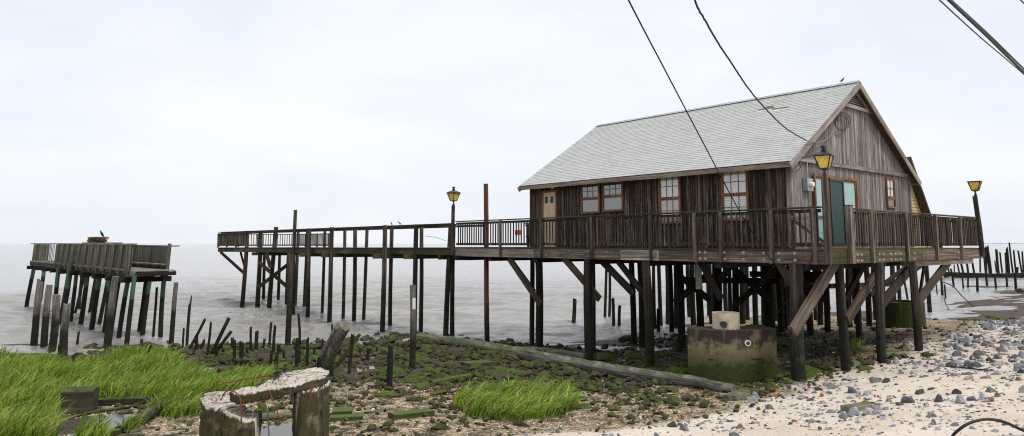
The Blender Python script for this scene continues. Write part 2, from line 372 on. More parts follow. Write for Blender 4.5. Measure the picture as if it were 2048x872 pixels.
def boxes(bs):
    V = []; Fc = []
    for (x0,x1,y0,y1,z0,z1) in bs:
        b = len(V); V += [(x0,y0,z0),(x1,y0,z0),(x1,y1,z0),(x0,y1,z0),(x0,y0,z1),(x1,y0,z1),(x1,y1,z1),(x0,y1,z1)]
        Fc += [tuple(b+i for i in f) for f in ((0,3,2,1),(4,5,6,7),(0,1,5,4),(1,2,6,5),(2,3,7,6),(3,0,4,7))]
    return V, Fc
def tube_geo(pts, r, n=7, cap=True):
    pts = [Vector(p) for p in pts]; V = []; Fc = []; m = len(pts)
    rs = r if isinstance(r, (list, tuple)) else [r]*m
    prev = None
    for i, p in enumerate(pts):
        d = (pts[min(i+1, m-1)]-pts[max(i-1, 0)]).normalized()
        if prev is None: x = d.orthogonal().normalized()
        else: x = (prev - d*prev.dot(d)).normalized()
        prev = x; y = d.cross(x)
        for k in range(n):
            a = 2*math.pi*k/n; V.append(p + (x*math.cos(a)+y*math.sin(a))*rs[i])
    for i in range(m-1):
        for k in range(n): Fc.append((i*n+k, i*n+(k+1) % n, (i+1)*n+(k+1) % n, (i+1)*n+k))
    if cap: Fc += [tuple(range(n-1, -1, -1)), tuple(range((m-1)*n, m*n))]
    return V, Fc
def spline(pts, k=10):
    P = [Vector(p) for p in pts]; P = [P[0]*2-P[1]] + P + [P[-1]*2-P[-2]]; out = []
    for i in range(1, len(P)-2):
        for j in range(k):
            t = j/k; a, b, c, d = P[i-1:i+3]
            out.append(.5*((2*b)+(c-a)*t+(2*a-5*b+4*c-d)*t*t+(3*b-a-3*c+d)*t**3))
    return out+[P[-2]]
def lathe_geo(prof, n=16, c=(0,0,0)):
    V = []; Fc = []
    for r, z in prof:
        for k in range(n):
            a = 2*math.pi*k/n; V.append((c[0]+r*math.cos(a), c[1]+r*math.sin(a), c[2]+z))
    for i in range(len(prof)-1):
        for k in range(n): Fc.append((i*n+k, i*n+(k+1) % n, (i+1)*n+(k+1) % n, (i+1)*n+k))
    Fc += [tuple(range(n-1, -1, -1)), tuple(range((len(prof)-1)*n, len(prof)*n))]
    return V, Fc
def pile_geo(vec, r, jag=.06, n=12, taper=.88, notch=None):
    """round timber from the origin up along vec: slight bends, uneven girth, broken or sawn head"""
    L = vec.length; z = vec.normalized(); x = z.orthogonal().normalized(); y = z.cross(x)
    m = max(4, min(14, int(L/.35))); V = []; Fc = []
    ph = [random.uniform(0, 6.3) for _ in range(4)]
    tops = [random.uniform(-jag, jag) for _ in range(n)]
    if notch:
        a0 = random.randrange(n)
        for k in range(n//2): tops[(a0+k) % n] -= notch*random.uniform(.8, 1.1)
    for i in range(m+1):
        f = i/m; rr = r*(1-(1-taper)*f)
        bx = r*.25*math.sin(f*4+ph[0]); by = r*.25*math.sin(f*3.3+ph[1])
        bx -= r*.25*math.sin(ph[0])*(1-f); by -= r*.25*math.sin(ph[1])*(1-f)
        for k in range(n):
            a = 2*math.pi*k/n; q = rr*(1+.07*math.sin(3*a+ph[2]+f*2)+random.uniform(-.035, .035))
            zz = L*f + (tops[k] if i == m else 0)
            V.append(x*(bx+q*math.cos(a)) + y*(by+q*math.sin(a)) + z*zz)
    for i in range(m):
        for k in range(n): Fc.append((i*n+k, i*n+(k+1) % n, (i+1)*n+(k+1) % n, (i+1)*n+k))
    cz = L + (sum(tops)/n) - jag*.3
    V.append(z*cz); c = len(V)-1
    for k in range(n): Fc.append((m*n+k, m*n+(k+1) % n, c))
    Fc.append(tuple(range(n-1, -1, -1)))
    return V, Fc
def solo(name, V, Fc, mat, loc, label, cat, group=None, smooth=False, kind=None):
    loc = Vector(loc); o = link(name, fastmesh(name, [Vector(v) for v in V], Fc, mat, smooth)); o.location = loc
    return meta(o, label, cat, group, kind)
# ------------------------------------------------------------------ ground and water sheets
def axis(lo, hi, step, far, n=16):
    a = np.arange(lo, hi+step*.5, step); e = np.geomspace(step*2, far, n)
    return np.r_[(a[0]-np.cumsum(np.geomspace(step*2, far/2.5, n)))[::-1], a, a[-1]+np.cumsum(np.geomspace(step*2, far/2.5, n))]
def grid(xs, ys, zf):
    X, Y = np.meshgrid(xs, ys); Z = zf(X, Y); nx, ny = len(xs), len(ys)
    V = np.stack([X.ravel(), Y.ravel(), Z.ravel()], 1)
    i = np.arange(nx*ny).reshape(ny, nx)
    Q = np.stack([i[:-1,:-1].ravel(), i[:-1,1:].ravel(), i[1:,1:].ravel(), i[1:,:-1].ravel()], 1)
    return V, Q
def seg_side(P, X, Y):
    """signed distance to a polyline: positive on its right-hand side"""
    best = np.full(X.shape, 1e9); sg = np.ones(X.shape)
    for a, b in zip(P[:-1], P[1:]):
        ax, ay = a; bx, by = b; dx, dy = bx-ax, by-ay
        t = np.clip(((X-ax)*dx+(Y-ay)*dy)/(dx*dx+dy*dy), 0, 1)
        d = np.hypot(X-ax-t*dx, Y-ay-t*dy); s = np.sign((X-ax)*dy-(Y-ay)*dx); m = d < best
        best = np.where(m, d, best); sg = np.where(m, s, sg)
    return best*sg
SANDLINE = [ground(px, py).xy for px, py in [(1080,868),(1320,850),(1500,815),(1580,782),(1660,752),(1770,727),(1850,690),(1935,662),(2040,634)]]
a, b = SANDLINE[0], SANDLINE[1]; SANDLINE = [(a.x-(b.x-a.x)*4-4, a.y-8)] + [tuple(p) for p in SANDLINE] + [(60., 45.)]
def zones(X, Y):
    Z = hgt(X, Y)
    w = .9*fbm(X*.6, Y*.6, 21, 4)
    sand = np.clip(.5+(seg_side(SANDLINE, X, Y)+w*1.6)/1.6, 0, 1)
    mud = np.clip((WATER+.13-Z)/.12+w*.8, 0, 1)
    mud = np.where((X > 18) & (Y > 30), np.clip((WATER+.35-Z)/.2, 0, 1), mud)
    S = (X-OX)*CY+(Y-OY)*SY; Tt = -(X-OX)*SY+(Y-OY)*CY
    under = np.clip(np.minimum(np.minimum(S+1.0, 10.5-S), np.minimum(Tt+1.0, 13.5-Tt))/1.2, 0, 1)   # darker brown ground across the house footprint
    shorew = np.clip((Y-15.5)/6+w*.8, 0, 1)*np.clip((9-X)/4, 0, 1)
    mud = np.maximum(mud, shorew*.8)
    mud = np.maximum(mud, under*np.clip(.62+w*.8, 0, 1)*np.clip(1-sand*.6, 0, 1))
    moss = np.clip(.95-np.abs(X+3)/40+w - under*.5, 0, 1)*(1-sand)
    return sand, moss, mud
xs = np.r_[axis(-18, 19, .14, 2500)[:16], np.arange(-18, 19, .14), np.arange(19, 54, .3), 54+np.cumsum(np.geomspace(.6, 1000, 14))]
ys = np.r_[axis(7, 34, .14, 2500)[:16], np.arange(7, 34, .14), np.arange(34, 76, .3), 76+np.cumsum(np.geomspace(.6, 1000, 14))]
def zf(X, Y):
    near = ((X > -22) & (X < 24) & (Y > 4) & (Y < 38))
    return hgt(X, Y) + np.where(near, .035*fbm(X*2.2, Y*2.2, 9, 3), 0)
V, Q = grid(xs, ys, zf)
me = fastmesh('beach', V, Q, M['ground'], True)
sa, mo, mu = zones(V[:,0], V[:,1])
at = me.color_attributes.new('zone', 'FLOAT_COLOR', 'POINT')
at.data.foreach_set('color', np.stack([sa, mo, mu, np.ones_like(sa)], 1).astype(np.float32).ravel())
meta(link('beach', me), 'sand, shell gravel and mud foreshore sloping down to the bay', kind='structure')

rw = np.random.default_rng(5); WV = []
for k in range(30):
    L = .55*1.11**k; an = R(-78)+rw.normal(0, .42); WV.append((2*math.pi/L*math.cos(an), 2*math.pi/L*math.sin(an), rw.uniform(0, 6.3), .0085*L**.55))
def wf(X, Y):
    f = np.clip(np.minimum(np.minimum((X+45)/8, (60-X)/8), np.minimum((Y-20)/8, (95-Y)/45)), 0, 1)
    z = np.zeros_like(X); mod = .55+.9*np.clip(fbm(X*.12, Y*.2, 40, 3)+.5, 0, 1)
    for kx, ky, ph, am in WV: z += am*np.sin(kx*X+ky*Y+ph+.6*np.sin(.31*X+.17*Y+ph))
    return WATER + f*mod*z*1.4
xs = axis(-45, 60, .17, 15000, 20); ys = np.r_[np.arange(24, 60, .15), np.arange(60, 95, .3)]
ys = np.r_[[-3000, -500, -60, 0, 15], ys, 95+np.cumsum(np.geomspace(.6, 9000, 26))]
V, Q = grid(xs, ys, wf)
meta(link('water', fastmesh('water', V, Q, M['water'], True)), 'grey rippled bay water reaching the horizon', kind='structure')
# puddles lie in hollows of the foreshore
for (a, b, r) in PUDDLES:
    z = h1(a, b)+.06; n = 28
    P = [(a, b, z)]+[(a+r*1.1*math.cos(2*math.pi*k/n), b+r*1.1*math.sin(2*math.pi*k/n), z) for k in range(n)]
    o = link('puddle', fastmesh('puddle', P, [(0, k+1, (k+1) % n+1) for k in range(n)], M['puddle']))
    meta(o, 'shallow puddle among the mossy stones mirroring the white sky', kind='structure')
# low wooded shore on the far side of the bay
V = []; Fc = []; n = 160
for i in range(n+1):
    x = 3200+i*55; y = 7000-i*14; h = 5+4*math.sin(i*.7)*math.sin(i*.23)+random.uniform(0, 3)
    h *= min(1, i/12)
    for yy, zz in ((y, WATER-2), (y+20, WATER+h), (y+260, WATER+h), (y+300, WATER-2)): V.append((x, yy, zz))
for i in range(n):
    for k in range(3): Fc.append((i*4+k, i*4+4+k, i*4+5+k, i*4+1+k))
meta(link('far_shore', fastmesh('far_shore', V, Fc, M['far'])), 'faint low wooded shore on the horizon', kind='structure')

# ------------------------------------------------------------------ the house
S0, S1, T0, T1 = .5, 9.05, .27, 11.35
RL, RW, RZ, RS = 11.45, 9.3, 2.325, .632
def roofz(s): return RZ+RS*min(s, RW-s)
H = T('stilt_house', 'weathered board clad house with pale shingle roof standing on timber pilings', 'house', (4.6, 5.7, DECK))
V, Fc = [], []
def addbox(VF, b):
    v, f = boxes([b]); k = len(VF[0]); VF[0].extend(v); VF[1].extend([tuple(k+i for i in q) for q in f])
VF = ([], []); t = T0
while t < T1-.02:
    w = min(random.uniform(.17, .23), T1-t); j = random.uniform(0, .014)
    addbox(VF, (S0-j, S0+.05, t+.003, t+w-.003, DECK+.005, roofz(S0)-.13)); 
    addbox(VF, (S0-.034-random.uniform(0, .006), S0-.0145, t+w-.026, t+w+.022, DECK+.012, roofz(S0)-.135)); t += w
H.put('wall', *VF, M['wall_dark'])
# gable wall: boards follow the rake; the upper ones stand proud above a trim board
def gable(zlo, out, bw, seed):
    random.seed(seed); V = []; Fc = []; s = S0+.004
    while s < S1-.01:
        w = min(random.uniform(bw*.8, bw*1.2), S1-s); j = out+random.uniform(0, .012)
        cuts = [s+.0025, s+w-.0025]
        if cuts[0] < RW/2 < cuts[1]: cuts.insert(1, RW/2)
        for a, b in zip(cuts[:-1], cuts[1:]):
            za, zb = (roofz(a)-.16, roofz(b)-.16) if zlo > 2 else (2.42, 2.42)
            za, zb = min(za, 4.47 if zlo > 2 and 3.5 < a < 5.8 and 0 else 99), zb
            k = len(V); V += [(a, T0-j, zlo), (b, T0-j, zlo), (b, T0+.05, zlo), (a, T0+.05, zlo), (a, T0-j, za), (b, T0-j, zb), (b, T0+.05, zb), (a, T0+.05, za)]
            Fc += [tuple(k+i for i in f) for f in ((0,3,2,1),(4,5,6,7),(0,1,5,4),(1,2,6,5),(2,3,7,6),(3,0,4,7))]
        s += w
    return V, Fc
H.put('wall', *gable(DECK+.006, 0, .12, 3), M['wall_grey'])
H.put('wall', *gable(2.421, .034, .13, 4), M['wall_grey'])
H.put('wall', *boxes([(S1-.05, S1, T0+.06, T1, DECK+.005, roofz(S1)-.13)]), M['wall_dark'])
k = 40; V = []; Fc = []
pr = [(S0+.06, DECK+.005), (S1-.06, DECK+.005), (S1-.06, roofz(S1)-.17), (RW/2, roofz(RW/2)-.17), (S0+.06, roofz(S0)-.17)]
V = [(s, T1-.06, z) for s, z in pr]+[(s, T1-.002, z) for s, z in pr]
H.put('wall', V, [(4,3,2,1,0), (5,6,7,8,9)]+[(i, (i+1) % 5, (i+1) % 5+5, i+5) for i in range(5)], M['wall_dark'])
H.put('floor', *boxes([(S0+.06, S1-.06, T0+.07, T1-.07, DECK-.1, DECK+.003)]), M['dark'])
H.member('trim_board', (S0, T0-.062, 2.43), (S1+.02, T0-.062, 2.43), .05, .13, M['wall_grey'])
for a in (S0-.025, S1+.012): H.member('corner_board', (a, T0-.03, DECK+.02), (a, T0-.03, 2.36), .1, .06, M['wall_grey'])
H.member('corner_board', (S0-.045, T0+.06, DECK+.02), (S0-.045, T0+.06, roofz(S0)-.14), .025, .11, M['wall_grey'])
# roof
pr = [(0, RZ-.03), (RW/2, roofz(RW/2)-.03), (RW, RZ-.03), (RW, RZ-.12), (RW/2, roofz(RW/2)-.13), (0, RZ-.12)]
V = [(s, 0, z) for s, z in pr]+[(s, RL, z) for s, z in pr]
roof = H.put('roof', V, [(0,1,4,5), (1,2,3,4), (11,10,7,6), (10,9,8,7)]+[(i, i+6, (i+1) % 6+6, (i+1) % 6) for i in range(6)], M['soffit'])
for sgn in (0, 1):
    f = (lambda s: s) if not sgn else (lambda s: RW-s)
    V = [(f(-.01), -.012, RZ-.034), (f(-.01), RL+.012, RZ-.034), (f(RW/2), RL+.012, roofz(RW/2)-.024), (f(RW/2), -.012, roofz(RW/2)-.024)]
    H.put('felt', V, [(0,1,2,3)], M['felt'], roof)
    V = []; Fc = []; sl = math.hypot(1, RS); nx, nz = -RS/sl, 1/sl; e = .142; u = -.03; row = 0
    missing = {(29, 7), (29, 8), (30, 8), (30,9), (31, 9)}
    while u*1/sl < RW/2-.03:
        wd = .305 if not sgn else .92; t = -.03-(row % 2)*wd/2-.06*(row % 3); c = 0
        while t < RL+.03:
            a, b = max(t+.004, -.03), min(t+wd-.004, RL+.03)
            if b-a > .02 and not ((row, c) in missing and not sgn):
                du = random.uniform(-.006, .006); lo = .009+random.uniform(0, .005)
                pts = []
                for uu, off in ((u+du, -.004), (u+e+.05, -.012), (u+e+.05, -.004), (u+du, lo)):
                    ss = uu/sl; pts.append((ss+nx*off, RZ-.018+RS*ss+nz*off))
                k = len(V)
                for tt in (a, b): V += [(f(s), tt, z) for s, z in pts]
                Fc += [tuple(k+i for i in q) for q in ((0,1,2,3), (7,6,5,4), (3,2,6,7), (0,3,7,4), (1,5,6,2))]
            t += wd; c += 1
        u += e; row += 1
    H.put('shingles', V, Fc, M['shingle'], roof)
V = []; Fc = []; t = -.03
while t < RL:
    k = len(V); zc = roofz(RW/2)+.022; b = min(t+.31, RL+.03)
    for tt, up in ((t, .018), (b, 0)): V += [(RW/2-.15, tt, zc-.09+up), (RW/2, tt, zc+up), (RW/2+.15, tt, zc-.09+up), (RW/2, tt, zc-.02)]
    Fc += [tuple(k+i for i in q) for q in ((0,1,5,4), (1,2,6,5), (0,3,2,1), (4,5,6,7), (2,3,7,6), (3,0,4,7))]; t += .3
H.put('ridge_cap', V, Fc, M['shingle'], roof)
H.member('fascia', (-.028, -.01, RZ-.135), (-.028, RL+.01, RZ-.135), .035, .135, M['fascia'], roof)
H.member('fascia', (RW+.028, -.01, RZ-.135), (RW+.028, RL+.01, RZ-.135), .035, .135, M['fascia'], roof)
for tt in (-.03, RL+.03):
    for a in (-.05, RW+.05):
        H.member('rake_board', (a, tt, RZ-.155-.03), (RW/2, tt, roofz(RW/2)-.128), .04, .19, M['rake'] if a < 1 else M['fascia'], roof)
# louvred vent in the peak
zb = 4.42; sa = (zb-RZ+.16)/RS; sb = RW-sa; tv = T0-.055
V, Fc = [], []; VF = ([], []); n = 8
for k in range(n):
    z0 = zb+.06+k*(roofz(RW/2)-.22-zb-.06)/n; s0 = (z0+.05-RZ+.16)/RS+.06
    q = len(VF[0]); VF[0].extend([(s0, tv-.025, z0), (RW-s0, tv-.025, z0), (RW-s0-.06, tv+.03, z0+.055), (s0+.06, tv+.03, z0+.055), (s0, tv-.025, z0+.012), (RW-s0, tv-.025, z0+.012), (RW-s0-.06, tv+.03, z0+.067), (s0+.06, tv+.03, z0+.067)])
    VF[1].extend([tuple(q+i for i in f) for f in ((0,3,2,1),(4,5,6,7),(0,1,5,4),(1,2,6,5),(2,3,7,6),(3,0,4,7))])
vent = H.put('gable_vent', [(sa+.02, tv+.012, zb), (sb-.02, tv+.012, zb), (RW/2, tv+.012, roofz(RW/2)-.17)], [(0,1,2)], M['iron'])
H.put('slats', *VF, M['rake'], vent)
H.member('frame', (sa-.1, tv-.045, zb), (sb+.1, tv-.045, zb), .05, .11, M['rake'], vent)
H.member('frame', (sa+.08, tv-.046, zb+.05), (RW/2-.03, tv-.046, roofz(RW/2)-.22), .05, .07, M['rake'], vent)
H.member('frame', (sb-.08, tv-.048, zb+.05), (RW/2+.03, tv-.048, roofz(RW/2)-.22), .05, .07, M['rake'], vent)

def face_boxes(face, bs):
    """boxes given as (u0,u1,v0,v1,n0,n1): u along the wall, v up, n outward"""
    out = []
    for u0,u1,v0,v1,n0,n1 in bs:
        out.append((S0-.032-n1, S0-.032-n0, u0, u1, v0, v1) if face == 'front' else (u0, u1, T0-n1, T0-n0, v0, v1))
    return boxes(out)
def face_quad(face, u0, u1, v0, v1, n):
    P = [(u0,v0),(u1,v0),(u1,v1),(u0,v1)]
    return ([(S0-.032-n,u,v) for u, v in P], [(3,2,1,0)]) if face == 'front' else ([(u,T0-n,v) for u, v in P], [(0,1,2,3)])
def window(face, u0, u1, v0, v1, back, low=None, rows=2, cols=3, label=None, split=.5, lowgrid=True):
    f = .042; w = H.put('window', *face_boxes(face, [(u0-f,u0,v0-f,v1+f,.015,.075), (u1,u1+f,v0-f,v1+f,.015,.075), (u0,u1,v1,v1+f,.015,.073), (u0,u1,v0-f,v0,.015,.085)]), M['trim'])
    if label: w['label'] = label
    vm = v0+(v1-v0)*split; b = [(u0,u1,vm-.022,vm+.022,.02,.066)]; m = .032
    for a, c in ((v0, vm-.022), (vm+.022, v1)):
        b += [(u0,u0+m,a,c,.02,.06), (u1-m,u1,a,c,.02,.06), (u0+m,u1-m,a,a+m,.02,.058), (u0+m,u1-m,c-m,c,.02,.058)]
    H.put('sash', *face_boxes(face, b), M['trim'], w)
    mt = []
    for hi in (0, 1):
        if not hi and not lowgrid: continue
        a, c = ((v0+m, vm-.022-m) if not hi else (vm+.022+m, v1-m)); U0, U1 = u0+m, u1-m
        for k in range(1, cols): x = U0+(U1-U0)*k/cols; mt.append((x-.009,x+.009,a,c,.034,.05))
        for k in range(1, rows): z = a+(c-a)*k/rows; mt.append((U0,U1,z-.009,z+.009,.036,.052))
    H.put('muntins', *face_boxes(face, mt), M['trim'] if back is not M['net'] else M['iron'], w)
    H.put('pane', *face_quad(face, u0+m-.005,u1-m+.005,v0+m-.005,v1-m+.005,.041), M['glass'], w)
    H.put('curtain', *face_boxes(face, [(u0+.004,u1-.004,vm,v1-.004,.0175,.019)]), back, w)
    if low is M['blind']:
        n = 14; H.put('blind', *face_boxes(face, [(u0+.004,u1-.004,v0+.004+(vm-v0)*k/n,v0+(vm-v0)*(k+.86)/n,.017,.026) for k in range(n)]), low, w)
    else: H.put('curtain', *face_boxes(face, [(u0+.004,u1-.004,v0+.004,vm-.002,.0175,.019)]), low or back, w)
    return w
def fr(px0, py0, px1, py1):
    a = on_s(px0, py0, S0); b = on_s(px1, py1, S0); return b.y, a.y, b.z, a.z
u = fr(1166,371,1201,424); window('front', u[0], u[1], u[2], u[3], M['net'], M['net'], lowgrid=False)
u = fr(1209,366,1248,420); window('front', u[0], u[1], u[2], u[3], M['net'], M['net'], lowgrid=False)
u = fr(1322,352,1363,444); window('front', u[0], u[1], u[2], u[3], M['blind'], M['curtain'])
u = fr(1447,342,1499,438); window('front', u[0], u[1], u[2], u[3], M['blind'], M['blind'])
a = on_t(1770,357,T0); b = on_t(1791,415,T0)
window('gable', a.x, b.x-.15, b.z, a.z, M['blind'], M['net'], cols=2, split=.32, lowgrid=False)
# front door
a = on_s(1090,386,S0); b = on_s(1114,383,S0); u0, u1, zt = b.y, a.y, a.z
d = H.put('door', *face_boxes('front', [(u0,u1,DECK+.02,zt,.02,.05)]), M['door'])
H.put('frame', *face_boxes('front', [(u0-.08,u0,DECK+.01,zt+.08,.015,.075), (u1,u1+.08,DECK+.01,zt+.08,.015,.075), (u0,u1,zt,zt+.08,.015,.073)]), M['trim'], d)
w = u1-u0
H.put('panel', *face_boxes('front', [(u0+.08+k*w*.5,u0+w*.5-.04+k*w*.46,.02+r*.85,.72+r*.78,.05,.062) for k in (0,1) for r in (0,1)]), M['door'], d)
for k in (0, 1): H.put('pane', *face_boxes('front', [(u0+.12+k*w*.46,u0+w*.42+k*w*.46,zt-.42,zt-.16,.05,.056)]), M['screen'], d)
H.put('handle', *tube_geo([to_f(to_w((S0-.05, u0+.08, .85))), (S0-.12, u0+.08, .85), (S0-.12, u0+.18, .85)], .014), M['steel'], d)
# sliding glass door on the gable
a = on_t(1625,353,T0); b = on_t(1707,365,T0); s0, s1, zt = a.x, b.x, a.z; f = .08
sd = H.put('sliding_door', *face_boxes('gable', [(s0-f,s0,DECK+.01,zt+f,.035,.10), (s1,s1+f,DECK+.01,zt+f,.035,.10), (s0,s1,zt,zt+f,.035,.098), (s0,s1,DECK+.005,DECK+.06,.035,.12)]), M['trim'])
th = (s1-s0)/3
for k, (m1, nn) in enumerate(((M['teal'], 0), (M['screen'], .03), (M['teal'], 0))):
    x0, x1 = s0+th*k, s0+th*(k+1); z0 = DECK+.06
    H.put('panel', *face_boxes('gable', [(x0,x0+.05,z0,zt,.036+nn,.07+nn), (x1-.05,x1,z0,zt,.036+nn,.07+nn), (x0+.05,x1-.05,z0,z0+.09,.036+nn,.068+nn), (x0+.05,x1-.05,zt-.06,zt,.036+nn,.068+nn)]), M['iron'] if k == 1 else M['trim'], sd)
    H.put('screen' if k == 1 else 'curtain', *face_boxes('gable', [(x0+.05,x1-.05,z0+.09,zt-.06,.038+nn,.041+nn)]), m1, sd)
    if k != 1: H.put('pane', *face_quad('gable', x0+.048,x1-.048,z0+.088,zt-.058,.057), M['glass'], sd)
# meter box, floodlight, lean-to at the back
a = on_t(1604,357,T0); b = on_t(1616,383,T0)
mb = H.put('meter_box', *face_boxes('gable', [(a.x,a.x+.34,b.z,a.z,.014,.16)]), M['steel'])
V, Fc = lathe_geo([(.085,0), (.085,.05), (.07,.10), (.03,.115)], 14); V = [(a.x+.17+x, T0-.16-z, (a.z+b.z)/2+y) for x, y, z in V]
H.put('meter_dial', V, Fc, M['white'], mb)
H.member('conduit', (a.x+.17, T0-.08, a.z), (a.x+.17, T0-.08, 2.36), .035, .035, M['steel'], mb)
a = on_s(1108,373,S0-.1)
fl = H.put('floodlight', *tube_geo([(S0-.03,a.y,a.z+.05), (S0-.1,a.y,a.z+.05), (S0-.13,a.y,a.z)], .02), M['white'])
V, Fc = lathe_geo([(.03,.08), (.08,.02), (.09,-.05), (.02,-.06)], 12); H.put('lamp_head', [(S0-.16+z*.7, a.y+x, a.z-.02+y) for x, y, z in V], Fc, M['white'], fl)
TA = T0+.16; q0 = on_t(1838, 358, TA-.3); q1 = on_t(1859, 418, TA-.3); sb2 = q1.x+1.0; sl_ = (q1.z-q0.z)/(q1.x-q0.x); za = q0.z+sl_*(S1-q0.x)-.16; zb2 = za+sl_*(sb2-S1)
V = [(S1, TA, DECK), (sb2, TA, DECK), (sb2, TA, zb2), (S1, TA, za)]; V += [(s, 9.5, z) for s, t, z in V]
an = H.put('lean_to', V, [(0,1,2,3), (7,6,5,4), (1,5,6,2), (0,4,5,1)], M['buff'])
VF = ([], []); z = DECK
while z < za-.05:
    e1 = min(sb2, sb2-(max(z+.06, zb2)-zb2)/(za-zb2)*(sb2-S1))
    k = len(VF[0]); VF[0].extend([(S1+.003, TA-.028, z), (e1, TA-.028, z), (e1, TA-.003, z+.12), (S1+.003, TA-.003, z+.12), (S1+.003, TA-.001, z), (e1, TA-.001, z)])
    VF[1].extend([(k,k+1,k+2,k+3), (k,k+4,k+5,k+1)]); z += .125
H.put('siding', *VF, M['buff'], an)
V = [(S1+.002, TA-.3, za+.02), (sb2+.25, TA-.3, zb2+.02+sl_*.25), (sb2+.25, TA-.3, zb2+.16+sl_*.25), (S1+.002, TA-.3, za+.16)]; V += [(s, 9.8, z) for s, t, z in V]
H.put('roof', V, [(0,1,2,3), (7,6,5,4), (1,5,6,2), (0,4,5,1), (3,2,6,7), (0,3,7,4)], M['soffit'], an)
V, Fc = lathe_geo([(.06,0), (.06,.42), (.10,.43), (.10,.5), (.02,.54)], 12, (7.3, 1.6, roofz(7.3)-.05)); H.put('vent_pipe', V, Fc, M['iron'], roof)

# ------------------------------------------------------------------ the deck on its pilings
D = T('house_deck', 'timber deck on pilings wrapped round the weathered house', 'deck', (4.6, 5.7, DECK-.5))
VF = ([], []); t = -1.36
while t < 14.7:
    e = 11.0 if t < 11.4 else 3.2; addbox(VF, (-.92, e, t, t+.135, DECK-.04, DECK-random.uniform(0, .005))); t += .142
D.put('deck_boards', *VF, M['beam_green'])
zb = DECK-.04-.17
def rim(a, b, m, h=.34, name='rim_beam'): return D.member(name, a, b, .08, h, m)
for t0, t1, m in ((-1.30, 3.9, M['beam']), (3.92, 5.45, M['beam_light']), (5.47, 9.6, M['beam']), (9.62, 14.68, M['beam_light'])):
    rim((-.86, t0, zb), (-.86, t1, zb), m)
D.member('rim_beam', (-.915, 4.0, zb+.03), (-.915, 5.4, zb+.03), .03, .2, M['beam_light'])
for s0, s1, m in ((-.82, 2.4, M['beam_green']), (2.42, 5.3, M['beam_green']), (5.32, 8.4, M['beam']), (8.42, 11.0, M['beam'])):
    rim((s0, -1.33, zb), (s1, -1.33, zb), m)
rim((-.86, 14.72, zb), (3.2, 14.72, zb), M['beam']); rim((11.0, -1.3, zb), (11.0, 11.4, zb), M['beam'])
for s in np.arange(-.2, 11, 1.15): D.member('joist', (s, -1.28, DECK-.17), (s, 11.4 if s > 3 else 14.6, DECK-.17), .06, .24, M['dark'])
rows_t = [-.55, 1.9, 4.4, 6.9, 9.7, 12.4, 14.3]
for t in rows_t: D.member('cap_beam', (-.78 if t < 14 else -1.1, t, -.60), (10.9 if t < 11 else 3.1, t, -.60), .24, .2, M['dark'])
D.member('cap_beam', (4.6, -1.1, -.62), (10.2, -1.18, -.62), .2, .16, M['beam_light'])
for px in [918,946,996,1010,1035,1063,1090,1140,1180,1212,1245,1275]: 
    for dz in (-.07, .09):
        p = on_s(px+random.uniform(-6, 6), 505, -.9); V, Fc = lathe_geo([(.028,0), (.028,.012), (.016,.013), (.012,.04)], 8)
        D.put('bolt', [(-.902-z, p.y+x, zb+dz+y) for x, y, z in V], Fc, M['bolt'])
for px in [1400,1411,1449,1487,1528,1558,1590]:
    for dz in (-.08, .1):
        p = on_s(px, 510, -.9); V, Fc = lathe_geo([(.045,0), (.045,.012), (.02,.013), (.014,.05)], 8)
        D.put('bolt', [(-.902-z, p.y+x, zb+dz+y) for x, y, z in V], Fc, M['bolt'])
for px in [1706,1714,1722,1758,1766,1781,1790,1800,1828]:
    for dz in (-.1, .06):
        p = on_t(px, 510, -1.37); V, Fc = lathe_geo([(.04,0), (.04,.012), (.018,.013), (.014,.05)], 8)
        D.put('bolt', [(p.x+x, -1.372-z, zb+dz+y) for x, y, z in V], Fc, M['bolt'])
def deck_pile(px, py, w, mat='pile', ztop=-.52, dx=0.):
    g = ground(px, py); fp = to_f(g); r = w*.9*g.y/F/2
    b = Vector((fp.x, fp.y, h1(g.x, g.y)-.4)); top = Vector((fp.x+dx, fp.y+random.uniform(-.06, .06), ztop))
    V, Fc = pile_geo(top-b, r, .01, taper=.93); V = [b+v for v in V]
    return D.put('pile', V, Fc, M[mat], org=b)
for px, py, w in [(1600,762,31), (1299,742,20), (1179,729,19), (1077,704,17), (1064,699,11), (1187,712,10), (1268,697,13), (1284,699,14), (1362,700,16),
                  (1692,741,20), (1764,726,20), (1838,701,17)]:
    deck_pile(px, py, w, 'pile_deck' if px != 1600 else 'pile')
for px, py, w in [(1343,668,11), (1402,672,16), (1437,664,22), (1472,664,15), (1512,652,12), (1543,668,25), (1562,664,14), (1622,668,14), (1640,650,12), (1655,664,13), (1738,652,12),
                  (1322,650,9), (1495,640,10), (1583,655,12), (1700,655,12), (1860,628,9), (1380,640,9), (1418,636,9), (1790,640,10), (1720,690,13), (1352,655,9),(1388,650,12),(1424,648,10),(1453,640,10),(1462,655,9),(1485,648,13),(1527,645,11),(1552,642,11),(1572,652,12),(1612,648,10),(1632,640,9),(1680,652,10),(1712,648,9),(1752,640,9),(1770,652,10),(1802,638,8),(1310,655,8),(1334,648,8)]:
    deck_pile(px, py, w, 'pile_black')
for px, py in [(1232,690), (1330,690), (1590,690)]: pass
def brace_s(a, b, s, w=.08, h=.24, m='brace', ds=0.): 
    p = on_s(a[0], a[1], s); q = on_s(b[0], b[1], s+ds); D.member('brace', p, q, w, h, M[m])
def brace_t(a, b, t, w=.08, h=.28, m='brace', dt=0.):
    p = on_t(a[0], a[1], t); q = on_t(b[0], b[1], t+dt); D.member('brace', p, q, w, h, M[m])
brace_s((1018,516), (1082,610), -.78); brace_s((1020,519), (1068,585), -.3, m='dark')
